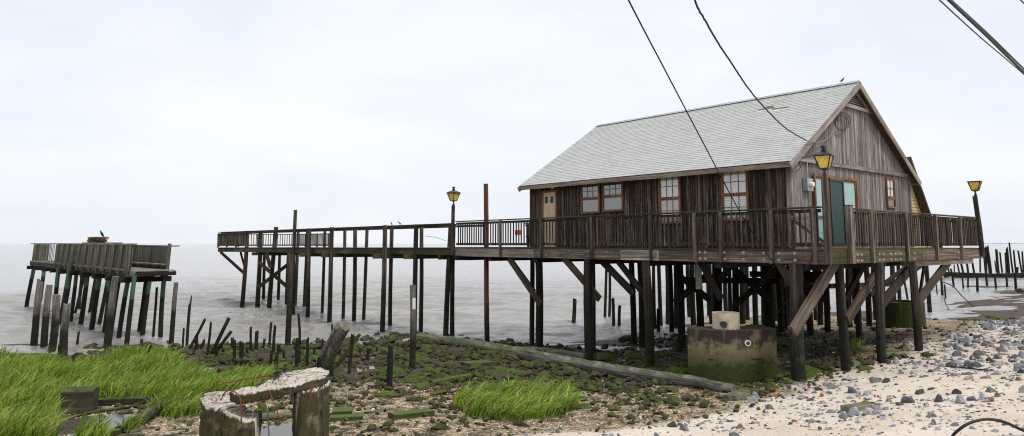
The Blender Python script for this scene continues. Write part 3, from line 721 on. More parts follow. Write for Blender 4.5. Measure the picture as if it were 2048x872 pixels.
brace_s((1128,516), (1199,598), -.78); brace_s((1204,522), (1268,588), -.5, m='dark'); brace_s((1236,522), (1293,595), -.55, h=.2, m='dark')
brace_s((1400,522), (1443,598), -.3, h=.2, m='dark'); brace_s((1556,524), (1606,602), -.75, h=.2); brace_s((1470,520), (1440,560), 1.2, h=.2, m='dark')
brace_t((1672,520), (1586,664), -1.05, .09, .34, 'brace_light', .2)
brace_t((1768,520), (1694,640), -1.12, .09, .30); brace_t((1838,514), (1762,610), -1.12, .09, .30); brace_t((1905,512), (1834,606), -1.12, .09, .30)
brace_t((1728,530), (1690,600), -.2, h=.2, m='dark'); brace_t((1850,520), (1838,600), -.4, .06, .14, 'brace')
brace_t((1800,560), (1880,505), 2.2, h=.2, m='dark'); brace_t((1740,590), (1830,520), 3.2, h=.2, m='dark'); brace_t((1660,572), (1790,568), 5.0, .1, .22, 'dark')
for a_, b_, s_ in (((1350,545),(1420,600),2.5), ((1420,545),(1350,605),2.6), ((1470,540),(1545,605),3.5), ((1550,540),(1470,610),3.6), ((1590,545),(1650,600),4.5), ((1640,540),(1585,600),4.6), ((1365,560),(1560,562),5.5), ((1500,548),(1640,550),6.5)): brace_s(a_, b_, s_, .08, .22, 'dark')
# waste pipe below the deck
p = to_f(at_y(1398, 578, 22.5)); D.put('pipe', *tube_geo([(p.x, p.y, -.5), (p.x, p.y, p.z+.25), (p.x, p.y, p.z)], .10, 12), M['pvc'])

# ------------------------------------------------------------------ railings
BAL = fastmesh('baluster', *beam_geo(.042, .042, .93), M['rail'])
def railing(name_label, a, b, posts, group, sides=1, post_mat='rail', skip=()):
    """a,b: ends in the house grid; posts: distances along the run"""
    a = Vector((a[0], a[1], DECK)); b = Vector((b[0], b[1], DECK)); L = (b-a).length; d = (b-a)/L; nrm = Vector((d.y, -d.x, 0))*sides
    r = T('deck_railing', name_label, 'railing', tuple(a), group=group)
    up = Vector((0,0,1))
    r.member('top_rail', a+up*1.075, b+up*1.075, .15, .042, M['beam_green'])
    r.member('upper_rail', a+up*.985, b+up*.985, .04, .09, M['rail'])
    r.member('bottom_rail', a+up*.13, b+up*.13, .04, .085, M['rail'])
    for x in posts: r.member('post', a+d*x+nrm*.085-up*.38, a+d*x+nrm*.085+up*1.05, .09, .09, M['post'])
    x = .08; rng = random.Random(int(L*100))
    while x < L-.05:
        if rng.random() > .015:
            o = link('baluster', BAL, r.o)
            o.matrix_basis = Matrix.Translation(a+d*(x+rng.uniform(-.01, .01))+nrm*.042+up*.07-r.off) @ Matrix.Rotation(rng.uniform(-.005, .005), 4, 'X') @ Matrix.Rotation(rng.uniform(-.005, .005), 4, 'Y')
        x += .155
    return r
def ts(pxs, s=-.86): return [on_s(p, 450, s).y for p in pxs]
tt = ts([1545,1444,1392,1304,1186,1085,1004]); 
railing('long front railing with dark upright balusters below the house windows', (-.86, -1.22), (-.86, 14.55), [t+1.22 for t in tt]+[.15], 'railings round the house deck', -1)
ss = [on_t(p, 460, -1.33).x for p in (1737,1807,1866,1915)]
railing('railing with close dark balusters in front of the gable wall', (.42, -1.33), (10.9, -1.33), [s-.42 for s in ss], 'railings round the house deck', 1)
railing('rear railing seen between the balusters left of the house', (3.1, 11.5), (3.1, 14.6), [.1, 1.5, 3.0], 'railings round the house deck', 1)
railing('short railing closing the back of the deck beyond the gable wall', (10.95, -1.25), (10.95, 3.0), [2.0, 4.1], 'railings round the house deck', 1)
g = T('deck_gate', 'low slatted gate with a diagonal brace at the deck corner', 'gate', (-.2, .3, DECK))
p = on_s(1590, 442, -.35); q = on_s(1648, 484, -.35)
g.member('diagonal_brace', (-.35, p.y, p.z), (-.35, q.y, q.z), .04, .09, M['post'])
g.member('rail', (-.33, p.y+.1, .68), (-.33, q.y-.05, .68), .04, .1, M['rake']); g.member('rail', (-.33, p.y+.1, DECK+.1), (-.33, q.y-.05, DECK+.1), .04, .1, M['post'])
g.member('post', (-.30, p.y+.1, DECK), (-.30, p.y+.1, .85), .08, .08, M['post'])
p = on_t(1697, 415, -1.42)
g2 = T('newel_post', 'thick grey square post beside the gap in the deck railing', 'post', (p.x, -1.42, -.52))
g2.member('shaft', (p.x, -1.44, -.52), (p.x-.02, -1.44, .99), .17, .15, M['post']); g2.member('cap', (p.x-.02, -1.44, .99), (p.x-.02, -1.44, 1.01), .19, .17, M['beam_green'])
b = T('bench', 'dark slatted bench behind the railing left of the house', 'bench', (2.3, 12.6, DECK))
for k in range(3): b.member('seat_slat', (2.1+k*.15, 11.9, DECK+.45), (2.1+k*.15, 13.4, DECK+.45), .13, .04, M['dark'])
for k in range(2): b.member('back_slat', (2.58, 11.9, DECK+.65+k*.18), (2.58, 13.4, DECK+.65+k*.18), .04, .14, M['dark'])
for t in (12.0, 13.3):
    b.member('leg', (2.1, t, DECK), (2.1, t, DECK+.43), .06, .06, M['dark']); b.member('leg', (2.56, t, DECK), (2.58, t, DECK+.95), .06, .06, M['dark'])
p = to_f(ray(1030, 464)); p = on_s(1030, 464, 2.3)
solo('life_vest', *[x for x in (lambda VF: ([to_w((2.47+v[0], p.y+v[1], p.z-.13+v[2]))-to_w((2.47, p.y, p.z-.13)) for v in VF[0]], VF[1]))(boxes([(-.05,.05,-.15,-.02,0,.22), (-.05,.05,.02,.15,0,.22), (-.03,.03,-.03,.03,.05,.11)]))], M['orange'], to_w((2.47, p.y, p.z-.13)), 'orange life vest hung over the bench behind the deck railing', 'life vest')

# ------------------------------------------------------------------ lamps
def lamp(label, pos, ztop, post_geo, size, roofed, post_mat='post', tilt=(0,0), rot=.5):
    """pos: foot (grid coords); ztop: top of the post = foot of the lantern; size: lantern width at the eaves"""
    L = T('lamp_post', label, 'lamp', pos, group='post lanterns along the deck')
    top = Vector((pos[0]+tilt[0], pos[1]+tilt[1], ztop))
    if post_geo == 'square': L.member('post', pos, top, .15, .15, M[post_mat])
    else: V, Fc = pile_geo(top-Vector(pos), post_geo, .01, taper=.9); L.put('post', [Vector(pos)+v for v in V], Fc, M[post_mat])
    k = size; lh = k*.72; c = top
    neck = L.put('neck', *lathe_geo([(.05,0), (.055,.05), (.032,.07), (.03,.16), (.07,.18), (.075,.2)], 10, tuple(c)), M['iron'])
    z0 = .2; wb, wt = k*.22, k*.43
    def ring(w, z): return [Vector((c.x+w*math.cos(rot+math.pi/4+i*math.pi/2)*1.414, c.y+w*math.sin(rot+math.pi/4+i*math.pi/2)*1.414, c.z+z)) for i in range(4)]
    lo, hi = ring(wb, z0), ring(wt, z0+lh)
    cage = L.put('lantern_frame', *boxes([(c.x-.02, c.x+.02, c.y-.02, c.y+.02, c.z+.19, c.z+.21)]), M['iron'])
    for i in range(4):
        j = (i+1) % 4
        L.member('bar', lo[i], hi[i], .028, .028, M['iron'], cage); L.member('bar', hi[i], hi[j], .03, .03, M['iron'], cage); L.member('bar', lo[i], lo[j], .028, .028, M['iron'], cage)
        m = Vector((c.x, c.y, 0)); P = [p+(Vector((c.x, c.y, p.z))-p)*.06 for p in (lo[i], lo[j], hi[j], hi[i])]
        Q2 = [p+(Vector((c.x, c.y, p.z))-p)*.04 for p in P]
        L.put('pane', P+Q2, [(0,1,2,3), (7,6,5,4), (0,4,5,1), (1,5,6,2), (2,6,7,3), (3,7,4,0)], M['amber'])
    e = ring(k*.5, z0+lh); e2 = ring(k*.5, z0+lh+.025); tp = ring(k*.16, z0+lh+k*(.26 if roofed else .05)); t2 = ring(k*.07, z0+lh+k*(.30 if roofed else .055))
    Fc = [(3,2,1,0)]+[(r*4+i, r*4+(i+1) % 4, r*4+4+(i+1) % 4, r*4+4+i) for r in range(3) for i in range(4)]+[(12,13,14,15)]
    L.put('cap', e+e2+tp+t2, Fc, M['iron'])
    if roofed: L.put('finial', *lathe_geo([(.05,0), (.065,.03), (.035,.05), (.05,.08), (.065,.11), (.055,.14), (.01,.16)], 10, (c.x, c.y, c.z+z0+lh+k*.295)), M['iron'])
    return L
p = on_t(1656, 526, -1.4); zt = on_t(1650, 352, -1.4).z
lamp('large amber lantern on a grey square post at the deck corner', (p.x, -1.42, -.52), zt-.02, 'square', .45, True, rot=.25)
p = on_s(907, 500, -.95); zt = on_s(912, 408, -.95).z
lamp('small amber lantern with ball finial at the walkway end of the deck', (-.97, p.y, -.5), zt-.06, .085, .45, True, 'pile', rot=.2)
p = on_t(1963, 492, -1.42); zt = on_t(1951, 389, -1.42).z; q = on_t(1951, 389, -1.42)
lamp('amber lantern with a flat dark top on the leaning post at the far deck corner', (p.x, -1.42, -.45), zt-.06, .085, .43, False, 'pile', tilt=(q.x-p.x, 0), rot=.15)
# ------------------------------------------------------------------ the long walkway with its end platform
W = T('walkway', 'long narrow timber walkway on tall pilings running out over the water', 'walkway', (0, 26, DECK))
WZ = -.17
def water_pt(px, py): return to_f(on_z(px, py, WATER))
VF = ([], []); t = 14.75
while t < 44.7:
    wide = t > 38.3; addbox(VF, (-.95, 5.1 if wide else 1.15, t, t+.14, WZ-.04-.004*(t-14), WZ-.004*(t-14))); t += .147
W.put('deck_boards', *VF, M['beam_green'])
for s in (-.86, 1.05):
    t = 14.8
    while t < 44.5: W.member('stringer', (s, t, WZ-.18-.004*(t-14)), (s, min(t+4.4, 44.6), WZ-.18-.004*(t-10)), .08, .27, M['beam_green']); t += 4.42
W.member('stringer', (5.0, 38.3, WZ-.28), (5.0, 44.6, WZ-.3), .08, .27, M['beam_green']); W.member('rim_beam', (-.86, 44.65, WZ-.3), (5.05, 44.65, WZ-.3), .08, .3, M['beam_green'])
fronts = [(494,484,609,11,.05), (522,514,614,12,1.05), (550,539,618,12,1.1), (620,615,635,11,1.02), (664,658,645,12,1.0), (710,707,644,11,1.0), (769,764,665,13,1.02), (831,829,672,13,1.0), (900,892,680,14,1.0)]
backs = [(613,608,619,8), (650,644,626,8), (689,686,632,9), (734,727,639,9), (783,781,653,11), (843,841,664,11), (907,905,673,12)]
def wpile(pt, pb, py, w, ztop, mat='pile', s=None):
    f = water_pt(pb, py); Y = to_w(f).y; r = w*.78*Y/F/2
    tp = to_f(at_y(pt, 470, Y)); b = Vector((f.x, f.y, WATER-1.3)); dl = (tp-f)*(1/(tp.z-f.z)); top = f+dl*(ztop-f.z); b = f+dl*(b.z-f.z)
    V, Fc = pile_geo(top-b, r, .03); W.put('pile', [b+v for v in V], Fc, M[mat], org=b); return top
for k, (a, b, y, w, zt) in enumerate(fronts):
    tp = wpile(a, b, y, w, .86 if k != 2 else 1.05, 'pile_rust' if k == 0 else 'pile')
    if k: W.member('cross_beam', (tp.x-.5, tp.y+.15, WZ-.42-.004*(tp.y-14)), (tp.x+2.6, tp.y+.15, WZ-.42-.004*(tp.y-14)), .14, .2, M['beam_green'])
for a, b, y, w in backs: wpile(a, b, y, w, .82)
for (a, b, y) in ((597,590,612), (578,573,607), (560,556,600), (530,527,602)): wpile(a, b, y, 8, .8 if a > 590 else -.3)
for s, z in ((-.86, .845), (-.70, .79), (1.0, .8)):
    t = 14.8
    while t < 44.4:
        e = min(t+4.9, 44.6); W.member('handrail', (s, t, z-.0005*(t-14)), (s, e, z-.0005*(e-14)), .14 if z > .84 else .05, .05 if z > .84 else .1, M['beam_green'] if z > .84 else M['rail']); t += 4.92
p = to_w((-.86, 44.4, 0))
for a, b in (((441,504), (490,548)), ((481,504), (492,545))):
    q = to_f(at_y(a[0], a[1], p.y-1.)); r_ = to_f(at_y(b[0], b[1], 49)); W.member('brace', q, r_, .1, .2, M['dark'])
for a, b, y in (((519,525), (577,576), 46), ((515,576), (577,528), 46.4), ((533,508), (541,535), 45)):
    W.member('brace', to_f(at_y(*a, y)), to_f(at_y(*b, y)), .1, .22, M['brace'])
RB = fastmesh('baluster', *beam_geo(.05, .05, .84), M['rail'])
def pier_rail(label, a, b, n_posts):
    a = Vector((a[0], a[1], WZ-.1)); b = Vector((b[0], b[1], WZ-.1)); L = (b-a).length; d = (b-a)/L
    r = T('platform_railing', label, 'railing', tuple(a), group='railings of the platform at the end of the walkway')
    u = Vector((0,0,1)); r.member('top_rail', a+u*.99, b+u*.99, .14, .06, M['beam_green']); r.member('bottom_rail', a+u*.14, b+u*.14, .05, .1, M['rail'])
    for k in range(n_posts): x = L*k/(n_posts-1); r.member('post', a+d*x, a+d*x+u*.97, .11, .11, M['post'])
    x = .12
    while x < L-.08:
        o = link('baluster', RB, r.o); o.matrix_basis = Matrix.Translation(a+d*x+Vector((d.y,-d.x,0))*.05+u*.12-r.off); x += .19
pier_rail('near railing of the platform at the far end of the walkway', (-.9, 38.9), (-.9, 44.6), 4)
pier_rail('outer railing across the far end of the walkway platform', (-.85, 44.6), (5.0, 44.6), 5)
pier_rail('back railing of the walkway platform facing the open bay', (5.0, 38.4), (5.0, 44.5), 4)

# ------------------------------------------------------------------ the leaning pier at the left with the nest
DZ = -1.10
NP = to_f(at_y(263, 547, 29.5)); NP.z = DZ
LP = T('leaning_pier', 'tilted old pier with boarded railing on leaning green stained pilings', 'pier', tuple(NP))
FZ = at_y(60, 523, 46); d = to_f(FZ)-NP; LEN = d.xy.length; ang = math.atan2(-d.x, d.y)
e1 = Vector((-math.sin(ang), math.cos(ang), 0)); e2 = Vector((math.cos(ang), math.sin(ang), 0)); WID = 1.45
LX = Vector((CY, -SY, 0))                          # world +X seen in the house grid
def project1(p):
    d = p[1]*math.cos(PIT)+p[2]*math.sin(PIT); return 1024+F*p[0]/d, PYC-F*(-p[1]*math.sin(PIT)+p[2]*math.cos(PIT))/d
def lp(a, b, z, lean=True):
    zz = z; p = NP+e1*a+e2*b; p.z = zz
    return p + (LX*(z-DZ)*.055 if lean else Vector((0,0,0)))
ZF = lambda a: DZ-.03+.0*a
def quadbox(P, th):
    """slab from 4 corner points (bottom) extruded by th"""
    V = list(P)+[p+th for p in P]; return V, [(0,1,2,3), (7,6,5,4), (0,4,5,1), (1,5,6,2), (2,6,7,3), (3,7,4,0)]
def planks(a0, a1, b0, b1, z, th, w, along_b=True):
    V = []; Fc = []; a = a0
    while a < a1:
        v, f = quadbox([lp(a,b0,z), lp(a,b1,z), lp(a+w*.94,b1,z), lp(a+w*.94,b0,z)], Vector((0,0,th-random.uniform(0,.01)))); k = len(V); V += v; Fc += [tuple(k+i for i in q) for q in f]; a += w
    return V, Fc
LP.put('deck_boards', *planks(.0, LEN, 0, WID, DZ-.05, .05, .16), M['pier_floor'])
LP.put('landing_boards', *planks(-.5, -.02, -.05, WID+.12, DZ-.05, .05, .16), M['pier_floor'])
LP.member('landing_beam', lp(-.5, 0, DZ-.18), lp(-.5, WID+.15, DZ-.15), .08, .17, M['dark']); LP.member('landing_beam', lp(-.5, -.02, DZ-.15), lp(.3, -.02, DZ-.15), .08, .2, M['pier_floor'])
for b in (.05, WID-.05): LP.member('stringer', lp(0, b, DZ-.18), lp(LEN, b, DZ-.18), .1, .26, M['beam_green'])
for k in range(10): LP.member('cap_beam', lp(LEN*k/9.6+.4, -.28, DZ-.41), lp(LEN*k/9.6+.4, WID+.25, DZ-.41), .22, .22, M['dark'])
def boarded(a0, a1, b, gap, ztop=(0., 0.), w=.145, out=-.05):
    V = []; Fc = []; a = a0
    while a < a1:
        f = (a-a0)/(a1-a0); zt = ztop[0]+(ztop[1]-ztop[0])*f-random.uniform(0, .03)
        if random.random() > .03:
            o = random.uniform(-.012, .012)
            v, fc = quadbox([lp(a,b+out+o,DZ-.17), lp(a,b+out+.025+o,DZ-.17), lp(a+w*gap,b+out+.025+o,DZ-.17), lp(a+w*gap,b+out+o,DZ-.17)], Vector((0,0,zt-DZ+.17))+LX*(zt-DZ+.17)*.055); k = len(V); V += v; Fc += [tuple(k+i for i in q) for q in fc]
        a += w
    return V, Fc
fa = lambda px, b=.3: float(min(np.arange(0, LEN, .05), key=lambda a: abs(project1(to_w(lp(a, b, -.5)))[0]-px)))
LB = fa(127); LC = fa(80)
LP.put('railing_boards', *boarded(.0, LB, 0, .90, (-.06, -.03)), M['pier_board'])
LP.put('railing_boards', *boarded(LC, LEN, .35, .95, (-.02, .0)), M['pier_board'])
LP.put('balusters', *boarded(LB+.05, LC-.05, .35, .2, (-.03, -.02), .42), M['pier_board'])
LP.put('railing_boards', *boarded(.25, fa(134, WID), WID, .99, (-.09, -.02), out=.05), M['pier_board'])
VB = []; FB = []; k = 0
for b in np.arange(.1, WID*.6, .15):
    v, f = quadbox([lp(LEN,b,DZ-.17), lp(LEN,b+.14,DZ-.17), lp(LEN+.03,b+.14,DZ-.17), lp(LEN+.03,b,DZ-.17)], Vector((0,0,.17-DZ-.04))+LX*.07); k = len(VB); VB += v; FB += [tuple(k+i for i in q) for q in f]
LP.put('railing_boards', VB, FB, M['pier_board'])
LP.member('top_rail', lp(-.1, 0, -.02), lp(LEN, .0, .0), .16, .05, M['pier_floor']); LP.member('top_rail', lp(-.45, WID+.12, -.11), lp(LEN, WID, 0.), .16, .05, M['pier_floor'])
LP.member('bottom_rail', lp(0, -.10, DZ), lp(LB, -.10, DZ), .05, .12, M['pier_board']); LP.member('bench_rail', lp(.3, WID-.12, DZ+.2), lp(7.5, WID-.12, DZ+.2), .2, .06, M['pier_floor'])
for k in range(12): LP.member('post', lp(.1+k*LB/11.5, -.12, DZ-.25), lp(.1+k*LB/11.5, -.12, -.03), .085, .085, M['pier_board'])
for a, b in ((.27, WID+.02), (LEN-.1, .3), (LC, .3), (LB+.1, .3)): LP.member('post', lp(a, b, DZ-.25), lp(a, b, 0.), .13, .13, M['pier_board'])
for tx, ty, bx, by, w, m, hi in [(68,530,54,614,9,'pile_green',0), (89,532,79,606,9,'pile_green',0), (119,532,108,640,10,'pile_green',0), (140,522,121,650,14,'pile_green',1), (155,522,141,640,9,'pile_green',1), (164,543,157,620,8,'pile_black',0), (178,536,161,648,11,'pile_green',1),
                             (193,540,178,632,9,'pile_black',0), (204,530,183,660,12,'pile_green',1), (216,549,199,642,9,'pile_green',0), (229,530,209,669,12,'pile_green',1), (257,557,237,684,11,'pile_green',0), (268,557,252,696,11,'pile_green',0), (300,553,286,668,11,'pile_green',0), (329,553,322,682,11,'pile_green',0), (171,545,150,628,6,'pile_black',0), (241,552,222,672,8,'pile_black',0)]:
    f = ground(bx, by); Y = f.y; tp = at_y(tx, ty, Y); u = (tp-f)/(tp.z-f.z); zt = DZ-.20+(.42 if hi else 0); top = f+u*(zt-f.z); b = f-u*1.0
    b, top = to_f(b), to_f(top); V, Fc = pile_geo(top-b, w*.85*Y/F/2, .04); LP.put('pile', [b+v for v in V], Fc, M[m], org=b)
# nest and osprey
c = at_y(195, 488, 39.0); c.z = .03
fc = to_f(c)
aa = min(np.arange(2, LEN, .1), key=lambda a: abs(project1(to_w(lp(a, .5, .06)))[0]-195))
for k in (-.35, .35): LP.member('cross_rail', lp(aa+k, -.1, .03), lp(aa+k, WID+.1, .03), .12, .05, M['pier_board'])
c = to_w(lp(aa, .5, .06)); V = []; Fc = []
rr = random.Random(4)
for k in range(330):
    a = rr.uniform(0, 6.283); rad = .38*math.sqrt(rr.uniform(.1, 1)); z = rr.uniform(0, .24)*(0.75+.35*rad/.38); L = rr.uniform(.25, .6); t = a+1.57+rr.uniform(-.6, .6)
    p = Vector((rad*math.cos(a), rad*math.sin(a), z)); q = Vector((math.cos(t), math.sin(t), rr.uniform(-.18, .22)))*L*.5
    v, f = tube_geo([p-q, p+q*.1+Vector((0,0,rr.uniform(-.02,.02))), p+q], rr.uniform(.008, .017), 5); n = len(V); V += v; Fc += [tuple(n+i for i in x) for x in f]
solo('bird_nest', V, Fc, M['twig'], c, 'big untidy stick nest on top of the leaning pier railing', 'nest')
def bird(name, label, cat, loc, size, yaw, mats, pitch=.5):
    """body, head, beak, folded wings and tail grown as one surface along the spine; legs as a part"""
    s = size; prof = [(-.62,-.30,.012),(-.5,-.24,.035),(-.36,-.15,.07),(-.2,-.04,.115),(-.02,.07,.145),(.12,.17,.13),(.21,.27,.085),(.245,.345,.078),(.275,.40,.082),(.32,.425,.066),(.365,.42,.03),(.41,.395,.018),(.425,.37,.004)]
    pts = [Vector((x, 0, z+.42))*s for x, z, r in prof]; V, Fc = tube_geo(pts, [r*s for x, z, r in prof], 12)
    R_ = Matrix.Rotation(yaw, 3, 'Z'); b = bpy.data.objects.new(name, None)
    o = link(name, fastmesh(name, [R_ @ v for v in V], Fc, mats[0], True)); o.location = loc; meta(o, label, cat)
    for sd in (-1, 1):
        w = []; n = 9
        for i in range(n):
            f = i/(n-1); x = .16-.72*f; z = .60-.50*f; hw = .13*math.sin(math.pi*min(1, .12+f*.9))+.01
            w.append((Vector((x, sd*(.115-.085*f), z))*s, hw*s))
        V = []; Fc = []
        for p, hw in w: V += [p+Vector((0,sd*.02*s,hw*.7)), p+Vector((0,sd*.035*s,0)), p+Vector((0,sd*.01*s,-hw)), p+Vector((0,-sd*.02*s,0))]
        for i in range(n-1):
            for k in range(4): Fc.append((i*4+k, i*4+(k+1) % 4, i*4+4+(k+1) % 4, i*4+4+k))
        Fc += [(3,2,1,0), tuple(range((n-1)*4, n*4))]
        link('wing', fastmesh('wing', [R_ @ v for v in V], Fc, mats[0], True), o)
        V, Fc = tube_geo([Vector((-.02, sd*.06, .40))*s, Vector((.0, sd*.065, .2))*s, Vector((-.01, sd*.065, .02))*s, Vector((.08, sd*.07, .008))*s], [.045*s, .02*s, .014*s, .008*s], 6)
        link('leg', fastmesh('leg', [R_ @ v for v in V], Fc, mats[1], True), o)
    V, Fc = tube_geo([Vector((.10,0,.52))*s, Vector((.2,0,.66))*s, Vector((.285,0,.80))*s, Vector((.31,0,.86))*s], [.06*s, .085*s, .075*s, .03*s], 8)
    link('breast', fastmesh('breast', [R_ @ (v+Vector((.03,0,0))*s) for v in V], Fc, mats[1], True), o)
    return o
bird('osprey', 'dark brown fish hawk with white breast perched on the stick nest', 'bird', c+Vector((.2,0,.24)), .40, 2.6, (M['plumage'], M['plumage_white']))
for k, (px, l) in enumerate(((783, 'tiny dark bird on the walkway handrail, further from the house'), (799, 'tiny dark bird on the walkway handrail, closer to the house'))):
    f = on_s(px, 452, -.86); bird('sparrow', l, 'bird', to_w((-.86, f.y, .872-.0005*(f.y-14))), .19, 2.2+k, (M['plumage'], M['plumage'])) ['group'] = 'small birds on the handrail'
f = on_s(1685, 165, RW/2); bird('sparrow', 'tiny dark bird on the roof ridge near the gable peak', 'bird', to_w((RW/2, f.y, roofz(RW/2)+.035)), .2, .4, (M['plumage'], M['plumage']))

# ------------------------------------------------------------------ free standing pilings and stubs
def piling(foot, top, w, label, mat='pile', jag=.05, notch=None, group='old pilings of the vanished piers', deep=.5, Y=None, name='piling', n=12):
    f = ground(*foot) if Y is None else at_y(foot[0], foot[1], Y)
    tp = at_y(top[0], top[1], f.y); u = (tp-f).normalized(); b = f-u*deep; r = w*.86*f.y/F/2
    V, Fc = pile_geo(tp-b, r, min(jag, r*1.6), n=n, notch=notch)
    return solo(name, V, Fc, M[mat], b, label, 'piling', group)
g_d = 'weathered pilings in the grass'
piling((67,694), (82,558), 15, 'tall grey piling leaning right, leftmost of four at the edge of the marsh grass', 'pile_grey', .03, .15, g_d)
piling((88,700), (99,570), 15, 'grey flat topped piling, second of four at the edge of the marsh grass', 'pile_grey', .03, None, g_d)
piling((101,706), (114,590), 17, 'grey piling with a split face, third of four at the edge of the marsh grass', 'pile_grey', .03, None, g_d)
piling((128,728), (134,607), 18, 'shorter grey piling standing deepest in the marsh grass, last of four', 'pile_grey', .03, None, g_d)
piling((116,730), (120,688), 9, 'black rotten stub against the shorter grey piling in the marsh grass', 'pile_black', .08)
piling((215,696), (232,553), 17, 'thick grey piling with a yellow worn patch in front of the leaning pier', 'pile_grey', .02)
piling((341,698), (353,565), 11, 'tall slim grey piling right of the leaning pier', 'pile_grey', .03)
piling((374,696), (381,592), 7, 'dark piling worn to a narrow notched point right of the slim grey piling', 'pile', .05, .5)
piling((372,708), (409,639), 7, 'dark post leaning steeply right at the water edge', 'pile', .05)
piling((391,708), (392,674), 9, 'short thick stub behind the steeply leaning post', 'pile_black', .04)
piling((365,697), (368,657), 5, 'thin low stick beside the notched piling', 'pile_black', .04)
piling((413,713), (422,645), 6, 'thin dark upright post between the leaning posts', 'pile', .06)
piling((421,711), (458,637), 9, 'upper of two crossed posts leaning right over the stones', 'pile', .04)
piling((423,711), (463,663), 8, 'lower of two crossed posts leaning right over the stones', 'pile', .04)
for fx, fy, tx, ty, w, l in [(466,702,464,676,8,'stubby black post tip behind the pair of ragged stubs'), (468,727,468,681,8,'left one of a pair of ragged black stubs'), (481,730,482,683,11,'right one of a pair of ragged black stubs'),
                             (503,703,502,655,6,'thin black stub beside a thicker one in the stones'), (514,703,514,664,9,'thicker black stub beside a thin one in the stones'),
                             (538,692,543,645,6,'taller slender stub of a close pair before the water'), (546,710,551,652,7,'slender stub with a bent tip of a close pair before the water'), (540,742,543,706,7,'low mossy stub left of the ring of puddles'), (552,746,554,712,9,'low ragged stub touching a mossy stub by the puddles'), (558,712,558,690,9,'short square stub behind the slender pair'),
                             (597,735,598,676,13,'thick mossy stub under a thinner broken spike'), (599,676,597,628,6,'thin spike rising from the thick mossy stub'), (614,736,616,677,7,'thin dark post right of the thick mossy stub'),
                             (663,690,664,650,5,'thin post at the water line behind the big leaning log'), (696,762,705,670,9,'mossy upright post right of the big leaning log'), (662,764,663,714,12,'dark stub hidden behind the foot of the leaning log'),
                             (733,724,737,698,8,'low leaning stub among the mossy stones'), (632,742,637,716,5,'small tilted stick in front of the leaning log'),
                             (288,727,303,691,5,'thin black stub poking out of the middle of the marsh grass'), (145,745,146,713,7,'thin black stub beside the grey pilings in the grass'),
                             (155,692,157,664,6,'small stub between the legs of the leaning pier'), (254,694,257,676,6,'short stub at the foot of the thick yellow marked piling'), (283,704,284,678,7,'low stub under the landing of the leaning pier'), (306,681,313,575,6,'thin free piling under the landing of the leaning pier'), (277,667,291,556,8,'ragged dark piling beside the landing legs of the leaning pier'), (84,694,86,673,7,'tiny stub between the first grey pilings')]:
    if l.startswith('thin spike'): piling((fx,fy), (tx,ty), w, l, 'pile_black', .05, Y=ground(597,735).y, deep=.15)
    else: piling((fx,fy), (tx,ty), w, l, 'pile_black' if w < 9 else 'pile', .07)
piling((778,780), (780,699), 15, 'broken stump with a pale splintered edge before the long log', 'pile_black', .14, .25)
o = piling((822,741), (826,570), 15, 'tall straight grey brown piling with a white tag', 'pile_grey', .02)
f = ground(822, 741); q = at_y(828, 607, f.y-.16)
tg = link('tag', fastmesh('tag', *boxes([(-.045,.045,-.012,.012,-.17,.17)]), M['white']), o); tg.location = q-Vector(o.location)
piling((575,690), (579,508), 13, 'tall dark piling with a worn pale patch before the walkway legs', 'pile', .03)
piling((586,628), (591,420), 9, 'tallest piling of the walkway, rising high above the handrail', 'pile', .02)
piling((975,692), (970,368), 12, 'rust brown piling standing high above the deck railing', 'pile_rust', .03)
for fx, fy, tx, ty, w, l in [(1147,641,1149,598,10,'short piling standing alone in the water under the deck'), (1210,636,1212,528,7,'slim tall piling of a close pair in the water'), (1218,636,1219,530,7,'dark piling of a close pair in the water'), (1226,652,1226,597,8,'broken piling, left of two short ones in the water'), (1240,652,1240,611,8,'broken piling, right of two short ones in the water'),
                             (1318,670,1318,618,9,'short dark stub in the water under the house'), (1495,604,1494,572,4,'small distant stub seen under the house'), (1573,660,1571,576,10,'broken dark piling with a pointed top under the house'), (1660,618,1653,560,6,'bent old piling in the water behind the deck legs'), (1645,610,1641,545,6,'old leaning piling in the water behind the deck legs'), (1815,600,1806,545,5,'thin piling in the water behind the right braces')]:
    piling((fx,fy), (tx,ty), w, l, 'pile_black' if w != 10 else 'pile', .06, deep=1.2)
for fx, fy, h_, dx in ((430,722,20,3),(447,708,14,-2),(492,712,16,2),(526,700,22,3),(570,722,18,-3),(627,712,16,3),(643,700,20,2),(676,716,18,4),(722,712,14,-3),(752,706,12,3),(402,698,16,5),(588,706,12,2)):
    piling((fx,fy), (fx+dx, fy-h_), random.uniform(4, 7), 'small jagged black stake among many in the mossy stones by the water', 'pile_black', .10, group='small jagged stakes by the water')
# the big leaning double log and a plank behind it
fA = ground(652, 738); tA = at_y(692, 650, fA.y-1.2); rA = 22*fA.y/F/2
V, Fc = pile_geo(tA-fA+(tA-fA).normalized()*.5, rA, .015, taper=.97); L1 = T('leaning_log', 'thick split double log leaning right out of the stones', 'log', tuple(fA-(tA-fA).normalized()*.5), grid=False)
L1.put('log', [L1.off+v for v in V], Fc, M['log'])
V, Fc = pile_geo(tA-fA+(tA-fA).normalized()*.42, rA*.72, .02, taper=.95); L1.put('log', [L1.off+Vector((-rA*1.45, .05, 0))+v for v in V], Fc, M['log'])
fB = ground(640, 742); tB = at_y(686, 664, fB.y); o = T('leaning_plank', 'narrow mossy plank propped behind the leaning double log', 'plank', tuple(fB), grid=False)
o.member('plank', fB-(tB-fB)*.1+Vector((.35,.3,0)), tB+Vector((.45,.3,-.1)), .12, .1, M['board_moss'])

